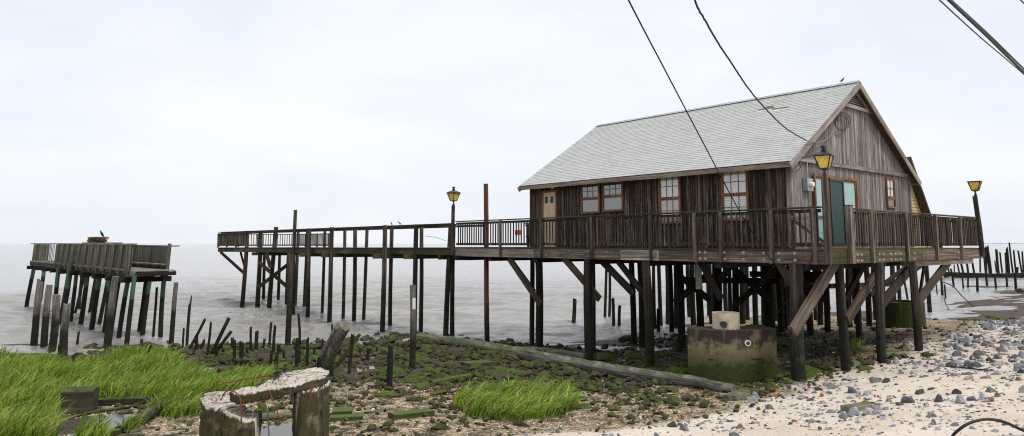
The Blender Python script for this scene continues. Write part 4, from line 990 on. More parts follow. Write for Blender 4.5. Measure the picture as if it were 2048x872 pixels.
# far rows of pilings and the timber bulkhead at the right
GR = 'far pilings in the water right of the house'
def farp(tx, ty, fx, fy, w, label):
    g_ = on_z(fx, max(fy, 542), WATER); piling((fx, fy), (tx, ty), w, label, 'pile_black', .25, group=GR, deep=1.5, Y=min(g_.y, 105), n=8)
FB = 'dark ragged piling in the far row behind the timber bulkhead right of the house'
for a in [(1970,498,1972,548,6), (1993,500,1998,550,6), (1990,522,1992,536,3), (2000,505,2005,545,4), (2010,506,2013,546,4), (2027,502,2032,545,4), (2036,502,2044,545,4), (2045,505,2047,545,4), (2035,536,2034,548,8),
          (1920,521,1927,550,5), (1934,520,1937,550,5), (1944,519,1950,550,5), (1960,518,1961,542,4), (1968,509,1972,550,4), (1914,522,1919,548,4), (1909,530,1909,542,3), (1896,535,1898,552,4), (1887,538,1889,555,4)]: farp(*a, FB)
farp(1974, 493, 1980, 548, 8, 'thickest dark piling of the far row, just right of the leaning lamp post')
farp(2019, 486, 2026, 545, 4, 'tallest thin piling of the far row, reaching above the horizon')
farp(2014, 496, 2017, 546, 6, 'flat topped thick piling left of the tallest one in the far row')
FF = 'dark piling standing in front of the far timber bulkhead'
for a in [(1902,538,1907,572,5), (1924,548,1926,577,4), (1936,542,1936,575,4), (1954,550,1956,583,6), (1972,548,1975,572,5), (1990,554,1992,579,5), (2013,556,2014,575,5), (2031,548,2032,583,6), (1872,568,1874,587,3)]:
    p = on_z(a[2], a[3], WATER); piling((a[2], a[3]), (a[0], a[1]), a[4], FF, 'pile_black', .15, group='pilings before the far bulkhead', deep=1.2, Y=p.y, n=8)
piling((1884,595), (1882,556), 6, 'short dark piling in shallow water nearest to the far deck corner', 'pile_black', .1, deep=1.); piling((1892,598), (1889,569), 4, 'thin stick piling beside the mud bank', 'pile_black', .1, deep=1.)
B = T('timber_bulkhead', 'long low bulkhead of dark horizontal beams across the far pilings', 'bulkhead', tuple(at_y(1960, 560, 88)), grid=False)
for (x0,y0,x1,y1,h,dy) in ((1885,548,2240,561,.55,0), (1905,556,2230,568,.35,-1), (1990,551,2160,547,.5,3)):
    B.member('beam', at_y(x0, y0, 88+dy), at_y(x1, y1, 86+dy), .4, h, M['pile_black'])
for px in (1893, 1945, 2004, 2060, 2110, 2165, 2220): p = at_y(px, 552, 88.6); B.member('post', (p.x, p.y, WATER-1), (p.x, p.y, p.z+.3), .3, .3, M['pile_black'])

# ------------------------------------------------------------------ concrete: cistern, second cistern, broken ring
def wob_lathe(prof, n, c, amp, seed=0):
    V, Fc = lathe_geo(prof, n, c); r = random.Random(seed)
    return [(x+r.uniform(-amp, amp), y+r.uniform(-amp, amp), z+r.uniform(-amp, amp)) for x, y, z in V], Fc
g_ = ground(1449, 770); r = 85*(g_.y+1)/F; cx = at_y(1449, 700, g_.y+r); cz = h1(cx.x, cx.y-r); zt = at_y(1455, 661, g_.y).z
CT = T('concrete_cistern', 'algae stained concrete cistern with bowed front and a pale round riser on top', 'cistern', (cx.x, cx.y, cz-.15), grid=False)
pl = []
for i in range(25): a_ = -1+i/12; pl.append((cx.x+r*a_, cx.y-r*1.0+.50*abs(a_)**2.4))
pl += [(cx.x+r*.90, cx.y-r+.95), (cx.x-r*.90, cx.y-r+.95)]
lv = [cz-.35, cz+.3, cz+.7, zt-.35, zt-.015, zt]; m_ = len(pl); V = []; Fc = []
for j, z in enumerate(lv): V += [(x+random.uniform(-.005,.005), y+random.uniform(-.006,.006)+(.012 if j == 5 and i < 25 else 0), z+random.uniform(-.006,.006)) for i, (x, y) in enumerate(pl)]
for j in range(len(lv)-1):
    for i in range(m_): Fc.append((j*m_+i, j*m_+(i+1) % m_, (j+1)*m_+(i+1) % m_, (j+1)*m_+i))
Fc += [tuple(range(m_-1, -1, -1)), tuple(range((len(lv)-1)*m_, len(lv)*m_))]
CT.put('tank', V, Fc, M['tank'])
TYF = cx.y-r
for x0_, x1_, zz_ in ((-.62,-.38,.60),(.30,.52,.62)): CT.put('slot', *boxes([(cx.x+r*x0_, cx.x+r*x1_, TYF-.004+.50*abs(x0_)**2.4, TYF+.1, cz+zz_, cz+zz_+.018)]), M['dark'])
rp = at_y(1452, 640, cx.y-.1); cx.y = TYF+.62; rp = at_y(1452, 640, cx.y-.1); rr_ = 26*cx.y/F
CT.put('riser', *wob_lathe([(rr_,-.1), (rr_,.2), (rr_,at_y(1452,627,cx.y-.4).z-zt+.02), (rr_*.86,at_y(1452,627,cx.y-.4).z-zt+.02), (rr_*.86,.1)], 32, (rp.x,cx.y-.1,zt-.02), .004), M['riser'])
V, Fc = tube_geo([(rp.x-.17, cx.y-.1-rr_-.05, zt+.14), (rp.x-.17, cx.y-.1-rr_+.1, zt+.14)], .085, 12); CT.put('pipe_stub', V, Fc, M['iron'])
pz = at_y(1495, 686, TYF).z; pn = Vector((0, -1, 0)); p0 = Vector((at_y(1495, 686, TYF).x, TYF+.05, pz))
V, Fc = tube_geo([p0, p0+pn*.10], .08, 16); pp = CT.put('pipe_end', V, Fc, M['white']); V, Fc = tube_geo([p0+pn*.03, p0+pn*.104], .05, 14); CT.put('bore', V, Fc, M['iron'], pp)
g_ = ground(1827, 655); r = 42*(g_.y+.8)/F; zt = at_y(1827, 606, g_.y).z
C2 = T('concrete_cistern', 'dark mossy round cistern in the shade behind the right deck legs', 'cistern', (g_.x, g_.y+r, h1(g_.x, g_.y+r)), grid=False)
C2.put('tank', *wob_lathe([(r,-.4), (r,.3), (r,zt-C2.off.z), (r*.9,zt-C2.off.z), (r*.9,zt-C2.off.z-.1)], 36, (g_.x, g_.y+r, C2.off.z), .015), M['tank_dark'])

RC = at_y(536, 770, 9.7); RR = 117*9.5/F; RT = -1.86; RB_ = h1(RC.x, RC.y)-.3
RG = T('broken_concrete_ring', 'broken concrete well ring with white crusted rim and rusty rods in the foreground', 'concrete ring', (RC.x, RC.y, h1(RC.x, RC.y)), grid=False)
def arc(a0, a1, r0, r1, zlo, zhi, n=26, m=7, amp=.018, q=3):
    """thick sector of the ring between two angles; r0, zlo and zhi may vary with the angle; faces broken up by noise"""
    fn = lambda v, a: v(a) if callable(v) else v
    V = []; Fc = []; prof = None; rg = random.Random(int(a0*10))
    loop = []
    for i in range(n+1):
        a = R(a0+(a1-a0)*i/n); rin, rout, z0, z1 = fn(r0, a), fn(r1, a), fn(zlo, a), fn(zhi, a)
        ring = [(rout, z0+(z1-z0)*k/m) for k in range(m+1)] + [(rout+(rin-rout)*k/q, z1) for k in range(1, q)] + [(rin, z1+(z0-z1)*k/m) for k in range(m+1)] + [(rin+(rout-rin)*k/q, z0) for k in range(1, q)]
        loop = ring
        for (rr, z) in ring:
            V.append((RC.x+rr*math.cos(a)+rg.uniform(-amp, amp), RC.y+rr*math.sin(a)+rg.uniform(-amp, amp), z+rg.uniform(-amp, amp)))
    c = len(loop)
    for i in range(n):
        for k in range(c): Fc.append((i*c+k, (i+1)*c+k, (i+1)*c+(k+1) % c, i*c+(k+1) % c))
    for i in (0, n):
        A = V[i*c:(i+1)*c]; V.append(tuple(sum(p[j] for p in A)/c for j in range(3))); k0 = len(V)-1
        for k in range(c): Fc.append((i*c+k, i*c+(k+1) % c, k0) if i == 0 else (i*c+(k+1) % c, i*c+k, k0))
    return V, Fc
RG.put('wall_fragment', *arc(172, 278, lambda a: RR*(.52+.05*math.sin(6*a)), lambda a: RR*(1+.02*math.sin(9*a)+.014*math.sin(23*a)), RB_, lambda a: RT-.13-.03*math.sin(a*7)-.15*max(0, (math.degrees(a)-205)/73), 70, 22, .016), M['ring'], smooth=True)
RG.put('wall_fragment', *arc(320, 395, RR*.76, lambda a: RR*(1+.018*math.sin(11*a)+.012*math.sin(27*a)), RB_, RT-.01, 44, 22, .016), M['ring'], smooth=True)
RG.put('rim_slab', *arc(250, 428, lambda a: RR*(.55-.28*max(0, min(1, (math.degrees(a)-250)/40))+.04*math.sin(7*a)), lambda a: RR*1.0*(1-.10*max(0, (260-math.degrees(a))/10)), lambda a: RT-.075+.075*math.cos(a)+.02*math.sin(5*a), lambda a: RT+.035+.075*math.cos(a)+.012*math.sin(9*a), 120, 4, .012, 10), M['ring'], smooth=True)
V, Fc = lathe_geo([(RR*.26,.0), (RR*.24,.012), (RR*.05,.018)], 20, (RC.x+RR*.63, RC.y+.05, RT+.075)); RG.put('sand_patch', V, Fc, M['riser'])
def rod(pts, r=.008, m='rust'): RG.put('rod', *tube_geo(spline(pts, 5), r*.75, 6), M[m])
def rp_(px, py, Y): return tuple(at_y(px, py, Y))
rod([rp_(538,776,9.0), rp_(545,800,8.9), rp_(554,820,8.95), rp_(560,850,9.0)], .008); rod([rp_(624,772,9.0), rp_(620,800,8.95), rp_(613,832,9.0)], .010)
rod([rp_(430,772,9.2), rp_(455,765,9.9), rp_(500,757,10.3), rp_(545,750,10.5)], .011); rod([rp_(442,800,8.85), rp_(452,783,8.8), rp_(470,784,8.75), rp_(481,800,8.72), rp_(483,850,8.7)], .010)
rod([rp_(537,812,9.4), rp_(536,840,9.4), rp_(538,872,9.4), rp_(538,900,9.4)], .012, 'cable_grey'); rod([rp_(426,768,9.5), rp_(440,762,9.4), rp_(456,772,9.0)], .010); rod([rp_(586,775,9.2), rp_(586,815,9.2)], .006)

# ------------------------------------------------------------------ logs, timbers and boards lying on the ground
def lying_log(pxs, w, label, mat, split=None, lift=.95, name='log', cat='log', n=14):
    P = [ground(*p) for p in pxs]; rad = [wi*p.y/F/2 for wi, p in zip(w, P)]
    pts = [p+Vector((0,0,r*lift)) for p, r in zip(P, rad)]; pts = spline(pts, 8); m = len(pts)
    rs = [np.interp(i/(m-1), np.linspace(0, 1, len(rad)), rad)*random.uniform(.93, 1.06) for i in range(m)]
    V, Fc = tube_geo(pts, rs, n); c = pts[0]; jit = [v+Vector((random.uniform(-1,1), random.uniform(-1,1), random.uniform(-1,1)))*rad[0]*.06-c for v in V]
    # turn the grain along the log
    d = (pts[-1]-pts[0]).normalized(); rot = d.to_track_quat('Z', 'Y'); inv = rot.inverted()
    o = link(name, fastmesh(name, [inv @ v for v in jit], Fc, M[mat], False)); o.rotation_mode = 'QUATERNION'; o.rotation_quaternion = rot; o.location = c
    return meta(o, label, cat)
lying_log([(838,680),(950,699),(1050,718)], [15,19,22], 'mossy green upper length of the long log reaching down from the water', 'log_moss')['group'] = 'the two lengths of the long log'
lying_log([(1048,718),(1140,738),(1250,757),(1370,772),(1468,786)], [22,25,24,23,16], 'long log with grey bark running right to the foot of the concrete cistern', 'log')['group'] = 'the two lengths of the long log'
lying_log([(1020,703),(1090,711),(1172,724)], [11,16,17], 'shorter grey green log lying behind the long log', 'log')
lying_log([(863,772),(902,766),(940,760)], [10,13,13], 'short moss covered log stub left of the round grass clump', 'board_moss', name='log_stub')
lying_log([(518,842),(560,838),(640,832)], [14,14,12], 'mossy beam end seen through the broken concrete ring', 'log_moss')
lying_log([(236,868),(300,838),(345,818)], [16,24,22], 'black rotten log at the front of the marsh grass', 'log_dark')
lying_log([(120,838),(190,828),(270,816),(300,822)], [6,7,6,4], 'crooked pale branch lying before the black timber', 'log_dark', name='branch', cat='branch')
def board(pa, pb, w, h, label, mat, name='timber', cat='timber', lift=0., roll=0.):
    a, b = ground(*pa), ground(*pb); a.z += h/2+lift; b.z += h/2+lift
    me = fastmesh(name, *beam_geo(w, h, (b-a).length), M[mat]); o = link(name, me); o.matrix_basis = orient(a, b, roll); return meta(o, label, cat)
board((782,838), (862,829), .30, .11, 'thick moss covered board left of the round grass clump', 'board_moss')
board((930,732), (985,727), .5, .10, 'broad flat mossy plank beyond the log stub', 'board_moss')
board((968,748), (1015,744), .3, .08, 'small mossy plank near the long log', 'board_moss')
board((664,834), (704,832), .4, .16, 'square mossy block right of the broken concrete ring', 'board_moss'); board((660,842), (726,838), .25, .09, 'low mossy plank under the square block', 'board_moss')
board((125,826), (190,823), .42, .5, 'black square timber sunk in the marsh grass', 'log_dark'); board((196,812), (292,808), .15, .16, 'straight grey plank behind the black timber in the grass', 'log_dark')
board((224,873), (282,846), .14, .10, 'green topped board against the black rotten log', 'board_moss'); board((372,806), (420,812), .22, .2, 'mossy beam running to the broken concrete ring', 'log_dark')
board((590,810), (616,775), .2, .2, 'dark post slanting down behind the concrete ring', 'log_dark', lift=.05)
board((1476,768), (1512,752), .09, .09, 'small mossy bracket timber leaning on the cistern foot', 'board_moss', lift=.05); board((1690,826), (1742,818), .22, .12, 'weathered half mossy plank among the grey rocks on the sand', 'log_moss')
board((1460,802), (1488,790), .3, .12, 'grey broken slab at the end of the long log', 'log')
# ------------------------------------------------------------------ stones
def stone_mesh(name, seed, flat, cuts, mat, sub=2):
    rg = random.Random(seed); bm = bmesh.new(); bmesh.ops.create_icosphere(bm, subdivisions=sub, radius=1.)
    for v in bm.verts: v.co *= rg.uniform(.97, 1.03)
    for _ in range(cuts):
        n = Vector((rg.gauss(0,1), rg.gauss(0,1), rg.gauss(0,.8))).normalized(); d = rg.uniform(.34, .72)
        for v in bm.verts:
            e = v.co.dot(n)-d
            if e > 0: v.co -= n*e
    sx, sy = rg.uniform(.8, 1.15), rg.uniform(.6, .9)
    for v in bm.verts: v.co = Vector((v.co.x*sx, v.co.y*sy, v.co.z*flat))
    me = bpy.data.meshes.new(name); bm.to_mesh(me); bm.free(); me.materials.append(mat); return me
MOSSM = [stone_mesh('mossy_stone', 100+i, random.uniform(.26, .42), 9, M['moss']) for i in range(9)]
ROCKM = [stone_mesh('grey_rock', 200+i, random.uniform(.55, .9), 12, M['rock']) for i in range(9)]
LOWM = [stone_mesh('low', 300+i, random.uniform(.24, .5), 7, M['moss_i'], 1) for i in range(8)]
def arrays(me):
    V = np.empty(len(me.vertices)*3, np.float32); me.vertices.foreach_get('co', V); I = np.empty(len(me.polygons)*3, np.int32); me.polygons.foreach_get('vertices', I)
    return V.reshape(-1, 3), I.reshape(-1, 3)
LOWA = [arrays(m) for m in LOWM]
def sample(n, x0, x1, y0, y1, dens, rng):
    X = rng.uniform(x0, x1, n); Y = rng.uniform(y0, y1, n); k = rng.uniform(0, 1, n) < dens(X, Y); return X[k], Y[k]
def project(X, Y, Z):
    d = Y*math.cos(PIT)+Z*math.sin(PIT); return 1024+F*X/d, PYC-F*(-Y*math.sin(PIT)+Z*math.cos(PIT))/d
rng = np.random.default_rng(21)
AVOID = [(RC.x, RC.y, RR*1.05), (CT.off.x, CT.off.y, 1.25)] + [(a, b, r*.85) for a, b, r in PUDDLES]
def clear(X, Y):
    k = np.ones_like(X, bool)
    for a, b, r in AVOID: k &= (X-a)**2+(Y-b)**2 > r*r
    return k
def merged(name, X, Y, S, label, mat, tilt=.25, sink=.25):
    Z = hgt(X, Y)+.035*fbm(X*2.2, Y*2.2, 9, 3); Vs = []; Fs = []; off = 0
    yaw = rng.uniform(0, 6.28, len(X)); tx = rng.normal(0, tilt, len(X)); ty = rng.normal(0, tilt, len(X)); pk = rng.integers(0, len(LOWA), len(X)); asp = rng.uniform(.55, 1., len(X))
    for k in range(len(LOWA)):
        i = np.where(pk == k)[0]
        if not len(i): continue
        V, I = LOWA[k]; c, s = np.cos(yaw[i])[:,None], np.sin(yaw[i])[:,None]
        x = V[None,:,0]; y = V[None,:,1]*asp[i][:,None]; z = V[None,:,2]
        z2 = z + x*tx[i][:,None] + y*ty[i][:,None]
        P = np.stack([(x*c-y*s)*S[i][:,None]+X[i][:,None], (x*s+y*c)*S[i][:,None]+Y[i][:,None], (z2+sink)*S[i][:,None]+Z[i][:,None]-.0], -1)
        n = V.shape[0]; Vs.append(P.reshape(-1, 3)); Fs.append((I[None]+np.arange(len(i))[:,None,None]*n).reshape(-1, 3)+off); off += n*len(i)
    return meta(link(name, fastmesh(name, np.concatenate(Vs), np.concatenate(Fs), mat)), label, kind='stuff')
def individuals(name, X, Y, S, meshes, cap, group, labeler, cat):
    Z = hgt(X, Y)+.035*fbm(X*2.2, Y*2.2, 9, 3); px, py = project(X, Y, Z); app = S/Y
    vis = (px > -20) & (px < 2068) & (py < 890); app = np.where(vis, app, 0); o_ = np.argsort(-app)[:cap]; used = np.zeros(len(X), bool)
    for i in o_:
        if app[i] <= 0: break
        used[i] = True; o = link(name, random.choice(meshes)); s = S[i]
        o.location = (X[i], Y[i], Z[i]+s*(-.08 if name == 'grey_rock' else .1)); o.rotation_euler = (random.gauss(0,.16), random.gauss(0,.16), random.uniform(0, 6.28)); o.scale = (s, s*random.uniform(.65,1.05), s*random.uniform(.75,1.2))
        meta(o, labeler(X[i], Y[i]), cat, group)
    return used
# moss covered rubble
def d_moss(X, Y):
    sa, mo, mu = zones(X, Y); cl = np.clip(.5+1.9*fbm(X*.8, Y*.8, 61, 3), 0, 1)
    return np.clip(mo*1.25*cl*np.clip(.45+(Y-12)/12, .4, 1.3), 0, 1)*(hgt(X, Y) > WATER+.01-.06)
X, Y = sample(26000, -17, 12, 10, 33, d_moss, rng); k = clear(X, Y); X, Y = X[k], Y[k]
S = np.clip(rng.lognormal(math.log(.10), .5, len(X)), .04, .36); S *= np.clip((Y-4)/14, .55, 1.5)
used = individuals('mossy_stone', X, Y, S, MOSSM, 290, 'moss covered stones on the foreshore', lambda x, y: 'green moss covered flat stone among many on the shelly foreshore', 'stone')
merged('mossy_rubble', X[~used], Y[~used], S[~used], 'small moss covered rubble spread over the foreshore', M['moss_i'])
def d_moss2(X, Y):
    Z = hgt(X, Y); cl = np.clip(.4+2.4*fbm(X*.5, Y*.5, 66, 3), 0, 1)
    return cl*np.exp(-((Z-(WATER+.62))/.3)**2)*(Z > WATER+.06)
X, Y = sample(9000, 10, 50, 19, 66, d_moss2, rng); S = np.clip(rng.lognormal(math.log(.12), .5, len(X)), .05, .4)*np.clip(Y/26, .8, 1.6)
merged('mossy_rubble', X, Y, S, 'dark green weedy stones along the upper edge of the mud right of the house', M['moss_i'], .2, .15)
# grey stone on the sand
def d_rock(X, Y):
    sa, mo, mu = zones(X, Y); cl = np.clip(.56+2.6*fbm(X*.45+7, Y*.45, 71, 4)+.03*(X-6), .05, 1)
    return np.clip(sa*cl, 0, 1)
X, Y = sample(40000, 0, 30, 8.5, 34, d_rock, rng); k = clear(X, Y); X, Y = X[k], Y[k]
S = np.clip(rng.lognormal(math.log(.054), .55, len(X)), .02, .2)*np.clip((Y-2)/12, .7, 1.4)
used = individuals('grey_rock', X, Y, S, ROCKM, 290, 'grey rocks on the sand', lambda x, y: 'loose grey angular rock among many on the pale sand', 'rock')
merged('grey_rubble', X[~used], Y[~used], S[~used], 'small grey rubble strewn over the pale sand', M['rock_i'], .3, -.05)
# dark shingle below the house and shells between the stones
def d_sh(X, Y):
    sa, mo, mu = zones(X, Y); return np.clip((1-sa)*1.0+sa*.22, 0, 1)*(hgt(X, Y) > WATER-.02)*np.clip(.55+1.3*fbm(X*.9, Y*.9, 81, 3), .08, 1)*np.clip((22-Y)/7, .10, 1)
X, Y = sample(42000, -14, 14, 9.5, 28, d_sh, rng); S = np.clip(rng.lognormal(math.log(.022), .4, len(X)), .01, .06)*np.clip(Y/13, .8, 1.5)
merged('shell_gravel', X, Y, S, 'tan and white shell fragments between the stones', M['shell'], .3, .1)
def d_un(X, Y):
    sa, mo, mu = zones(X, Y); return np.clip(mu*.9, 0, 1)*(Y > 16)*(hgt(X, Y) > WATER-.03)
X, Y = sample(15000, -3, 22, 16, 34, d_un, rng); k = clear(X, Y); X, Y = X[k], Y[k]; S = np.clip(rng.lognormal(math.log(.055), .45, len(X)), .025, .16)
merged('dark_shingle', X, Y, S, 'dark shingle under the house', M['rock_i'] if False else M['moss_i'], .25, .15)
for px, py, s in [(1545,781,.10),(1553,783,.09),(1644,793,.12),(1612,797,.07),(1529,825,.07),(1505,847,.08),(1757,795,.07),(1715,745,.05),(1590,845,.06),(1640,700,.08),(1705,722,.07),(1125,742,.06)]:
    p = ground(px, py); o = link('brick', random.choice(ROCKM).copy()); o.data.materials[0] = M['brick']; o.location = (p.x, p.y, p.z+s*.3); o.scale = (s*1.2, s*.8, s*.8); o.rotation_euler = (.2, random.uniform(-.3,.3), random.uniform(0,6))
    meta(o, 'worn red brick fragment lying among the stones', 'brick', 'red brick fragments on the foreshore')

# ------------------------------------------------------------------ marsh grass
def blades(name, X, Y, H_, label, wind=(.8,-.25), spread=.45, wid=.0135, droop=1.0):
    n = len(X); Z = hgt(X, Y)-.02; az = math.atan2(wind[1], wind[0])+rng.normal(0, spread, n)*1.7
    ln = np.clip(rng.normal(.36, .16, n), .02, .85)*droop; bend = np.clip(rng.normal(.62, .22, n), .1, 1.15)*droop
    ux, uy = np.cos(az), np.sin(az); wy = rng.uniform(0, 3.14, n); w = wid*rng.uniform(.65, 1.35, n); K = 5; P = np.zeros((n, K+1, 2, 3))
    for k in range(K+1):
        t = k/K; out = H_*(ln*t*.6+bend*t**2.4*.62); up = H_*(t-.42*bend*t**3)
        ww = w*[.8,1.,.95,.75,.45,.04][k]
        for sd, q in ((0,-1),(1,1)):
            P[:,k,sd,0] = X+ux*out+np.cos(wy)*ww*q; P[:,k,sd,1] = Y+uy*out+np.sin(wy)*ww*q; P[:,k,sd,2] = Z+up
    b = np.arange(n)[:,None]*(2*(K+1)); q = np.array([[2*k, 2*k+1, 2*k+3, 2*k+2] for k in range(K)])
    return meta(link(name, fastmesh(name, P.reshape(-1,3), (b[:,:,None]+q[None]).reshape(-1,4), M['grass'], True)), label, kind='stuff')
def inside(poly, X, Y):
    k = np.zeros_like(X, bool); n = len(poly)
    for i in range(n):
        (x0,y0),(x1,y1) = poly[i], poly[(i+1) % n]
        k ^= ((y0 > Y) != (y1 > Y)) & (X < (x1-x0)*(Y-y0)/(y1-y0+1e-12)+x0)
    return k
def patch(name, pxs, dens, hmean, label, fray=.35, **kw):
    poly = [tuple(ground(*p).xy) for p in pxs]; xs_ = [p[0] for p in poly]; ys_ = [p[1] for p in poly]
    A = (max(xs_)-min(xs_)+1)*(max(ys_)-min(ys_)+1); n = int(A*dens); X = rng.uniform(min(xs_)-.5, max(xs_)+.5, n); Y = rng.uniform(min(ys_)-.5, max(ys_)+.5, n)
    k = inside(poly, X+fray*1.6*fbm(X*1.3, Y*1.3, 31, 3), Y+fray*1.6*fbm(X*1.3, Y*1.3, 37, 3)) & (rng.uniform(0, 1, n) < np.clip(.66+2.0*fbm(X*.9, Y*.9, 44, 3), .03, 1)); 
    for a, b, r in AVOID: k &= (X-a)**2+(Y-b)**2 > (r*.9)**2
    X, Y = X[k], Y[k]; H_ = hmean*np.clip(rng.normal(1, .2, len(X)), .4, 1.5)*np.clip(1+.8*fbm(X*.8, Y*.8, 52, 3), .6, 1.4)
    return blades(name, X, Y, H_, label, **kw)
patch('marsh_grass', [(-260,720),(0,722),(60,728),(140,740),(250,716),(330,722),(360,742),(430,775),(530,765),(520,785),(440,800),(380,812),(300,800),(240,812),(180,800),(120,822),(110,880),(20,905),(-260,905)], 540, .53, 'bright green marsh grass bent by the wind over the shore at the left')
patch('marsh_grass', [(405,770),(470,755),(515,752),(532,762),(515,778),(420,792)], 700, .42, 'strip of bright grass behind the broken concrete ring')
patch('marsh_grass', [(310,818),(350,805),(400,812),(405,828),(360,838),(318,832)], 620, .42, 'loose grass tuft in front of the grey plank', droop=1.15)
patch('marsh_grass', [(150,880),(205,860),(215,885),(160,900)], 300, .4, 'sparse grass at the bottom edge by the black timber')
patch('marsh_grass', [(232,858),(262,846),(285,856),(250,868)], 500, .30, 'tiny green tuft beside the black rotten log')
patch('grass_clump', [(905,812),(950,792),(1040,783),(1130,790),(1158,806),(1140,826),(1080,840),(990,842),(930,832)], 800, .45, 'round clump of bright green grass in the middle of the shelly foreshore', fray=.2, wind=(.85,-.35), droop=1.2, wid=.013)
patch('grass_clump', [(1697,690),(1722,688),(1726,696),(1698,698)], 260, .30, 'small green tuft on the shingle behind the deck legs', fray=.1)

# ------------------------------------------------------------------ cables and hose
def cable(pts, r, label, mat='cable', k=10, cat='cable', name='cable', wob=0.):
    P = spline(pts, k)
    if wob: P = [p+Vector((random.uniform(-1,1), random.uniform(-1,1), random.uniform(-1,1)))*wob for p in P]
    c = P[0]; V, Fc = tube_geo([p-c for p in P], r, 6); return solo(name, V, Fc, M[mat], c, label, cat, smooth=True)
E = to_w(on_s(1577, 541, -.98)); a = at_y(1130, -260, 7.0); pts = []
prev = at_y(1257, 0, 10.5)
cable([at_y(1000,-520,4.6), a, prev, at_y(1330, 140, 13), at_y(1405, 283, 15.6), at_y(1475, 415, 17.9), to_w(on_s(1512, 476, -1.05)), to_w(on_s(1545, 522, -1.02)), E, to_w(on_s(1600,541,-.98)), to_w(on_s(1618,528,-.98)), to_w(on_s(1626,500,-.97)), to_w(on_s(1629,425,-.98))], .014, 'straight black cable slanting down past the roof to the deck beam')
w0 = to_w(on_t(1613, 281, -.12))
cable([at_y(1270, -300, 5.6), at_y(1330, -150, 7), at_y(1389, 0, 9.2), at_y(1411, 42, 10.3), at_y(1440, 92, 11.6), at_y(1470, 137, 13), at_y(1504, 186, 14.6), at_y(1540, 227, 16.4), at_y(1575, 259, 18.2), w0], .016, 'twisted sagging service cable running to the gable rake', wob=.005, k=9)
C_ = lambda px, py, t=.06: to_w(on_t(px, py, t))
cable([w0, C_(1625,284,-.08), C_(1645,283,.1), C_(1660,272,.14), C_(1667,258,.14), C_(1670,236,.14)], .013, 'short cable from the rake to the coil on the gable', 'cable_grey')
pts = []
for k in range(3):
    for i in range(14):
        a = 2*math.pi*i/14+1.2; pts.append(C_(1682+(11+k*2.2)*math.cos(a)+k*1.5, 246+(14+k*2)*math.sin(a)-k*1.5, .13-.012*k))
cable(pts, .012, 'coil of black cable hanging on the upper gable wall', k=3, name='cable_coil')
cable([C_(1585,318,.05), C_(1600,316,.0), C_(1618,313,-.5), C_(1628,309,-1.2)], .010, 'thin wire from the house corner to the large lantern')
cable([C_(1597,322,.12), C_(1601,334,.12), C_(1595,342,.12), C_(1588,345,.14)], .010, 'short loose wire end hanging at the house corner')
cable([on_z(1640,-252,5), on_z(1780,-115,5), on_z(1898,0,5), on_z(1975,73,5), on_z(2048,145,5), on_z(2200,292,5), on_z(2270,362,5)], .034, 'thick overhead cable crossing the upper right corner of the sky', k=6)
cable([on_z(1640,-248,5.06), on_z(1780,-114,5.06), on_z(1902,0,5.06), on_z(1978,70,5.06), on_z(2048,138,5.06), on_z(2200,286,5.06), on_z(2270,356,5.06)], .022, 'overhead cable lashed close above the thick one', k=6)
cable([on_z(1640,-222,4.9), on_z(1780,-94,4.9), on_z(1879,0,4.9), on_z(1960,74,4.9), on_z(2048,149,4.9), on_z(2200,282,4.9), on_z(2280,352,4.9)], .014, 'thin overhead wire just below the thick cable', k=6)
cable([on_z(1900,-140,5.2), on_z(2020,-20,5.2), on_z(2041,0,5.2), on_z(2070,28,5.2), on_z(2330,282,5.2)], .014, 'thin overhead wire cutting the top right corner', k=4)
p = [on_z(1880, 900, h1(9.2,9.2)-.0)]; 
def gp(px, py, dz): q = ground(px, py); q.z += dz; return q
h0 = gp(1905, 880, .02); h9 = gp(2075, 872, .02); Yh = (h0.y+h9.y)/2
cable([h0+Vector((-.1,-.5,0)), h0, at_y(1921, 857, Yh), at_y(1945, 844, Yh), at_y(1975, 838.5, Yh), at_y(2008, 844, Yh), at_y(2045, 860, Yh), h9, h9+Vector((.4,-.4,0))], .022, 'black rubber hose arching out of the sand', 'hose', cat='hose', name='hose')
cable([gp(1985, 742, .02), gp(1950, 741, .03), gp(1915, 737, .03), gp(1900,735,.02)], .016, 'short piece of black hose lying among the grey rocks', 'hose', cat='hose', name='hose')
a = to_w(on_t(1880, 563, 1.0)); cable([at_y(1880,562,42), at_y(1905,572,42.5), at_y(1924,592,43), gp(1945,612,.03), gp(1975,635,.03)], .03, 'slack black rope running down onto the mud bank', cat='rope', name='rope')
cable([at_y(1888,596,46), at_y(1893,610,45.5), gp(1902,626,.02)], .03, 'thin black rope hanging at the mud bank', cat='rope', name='rope')
cable([to_w(on_s(850, 472, .9)), to_w(on_s(872, 475, .9)), to_w(on_s(893, 482, .9))], .012, 'thin pale line sagging between the walkway posts', 'cable_grey', cat='rope', name='rope')
cable([to_w(on_s(1545,640,1.2)), to_w(on_s(1570,608,.6)), to_w(on_s(1600,580,-.1)), to_w(on_s(1625,566,-.4))], .018, 'black cable strung between pilings under the house')

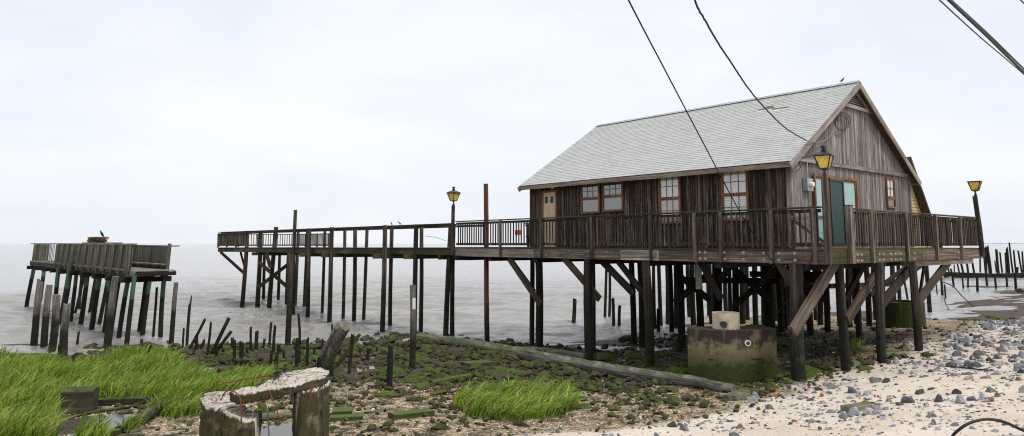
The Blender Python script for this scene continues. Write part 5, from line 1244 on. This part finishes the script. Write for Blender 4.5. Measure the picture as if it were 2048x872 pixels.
# ------------------------------------------------------------------ overcast daylight
wd = bpy.data.worlds.new('World'); SC.world = wd; wd.use_nodes = True; nt = wd.node_tree; nt.nodes.clear()
def n_(t, ins=None, **pr):
    x = nt.nodes.new(t)
    for k, v in pr.items(): setattr(x, k, v)
    for k, v in (ins or {}).items():
        if isinstance(v, bpy.types.NodeSocket): nt.links.new(v, x.inputs[k])
        else: x.inputs[k].default_value = v
    return x
SUN_EL, SUN_AZ = R(56), R(128)     # clouded sun, behind the camera to the right (azimuth from north = +Y, clockwise)
sky = n_('ShaderNodeTexSky', sky_type='NISHITA', sun_disc=False, sun_elevation=SUN_EL, sun_rotation=SUN_AZ, air_density=1.2, dust_density=2.5)
tc = n_('ShaderNodeTexCoord'); mp = n_('ShaderNodeMapping', {0: tc.outputs['Generated'], 3: (1., 1., 2.6)})
cn = n_('ShaderNodeTexNoise', {'Vector': mp.outputs[0], 'Scale': 2.1, 'Detail': 5., 'Roughness': .55, 'Distortion': .3})
cr = n_('ShaderNodeValToRGB', {0: cn.outputs[0]}); e = cr.color_ramp.elements
e[0].position = .36; e[0].color = (5.55, 5.82, 6.4, 1); e[1].position = .6; e[1].color = (6.32, 6.46, 6.62, 1)
mx = n_('ShaderNodeMixRGB', {0: .9, 1: sky.outputs[0], 2: cr.outputs[0]})
bg = n_('ShaderNodeBackground', {0: mx.outputs[0], 1: .1}); ow = n_('ShaderNodeOutputWorld', {0: bg.outputs[0]})
sl = bpy.data.lights.new('sun', 'SUN'); sl.energy = 1.5; sl.angle = R(14); sl.color = (1., .96, .90); so = bpy.data.objects.new('sun', sl); COL.objects.link(so)
dv = Vector((math.sin(SUN_AZ)*math.cos(SUN_EL), math.cos(SUN_AZ)*math.cos(SUN_EL), math.sin(SUN_EL))); so.rotation_euler = dv.to_track_quat('Z', 'Y').to_euler(); so.location = dv*60

cam = bpy.data.cameras.new('camera'); co = bpy.data.objects.new('camera', cam); COL.objects.link(co); SC.camera = co
co.rotation_euler = (R(90)+PIT, 0, 0); cam.sensor_width = 36; cam.lens = F/2048*36; cam.shift_y = -(436-PYC)/2048; cam.clip_start = .1; cam.clip_end = 40000
SC.render.resolution_x = 1024; SC.render.resolution_y = 436
SC.view_settings.view_transform = 'Standard'; SC.view_settings.look = 'None'; SC.view_settings.gamma = 1; SC.view_settings.exposure = .68
try: SC.cycles.use_denoising = False; SC.cycles.filter_width = 1.15; SC.cycles.max_bounces = 6; SC.cycles.transparent_max_bounces = 12
except Exception: pass
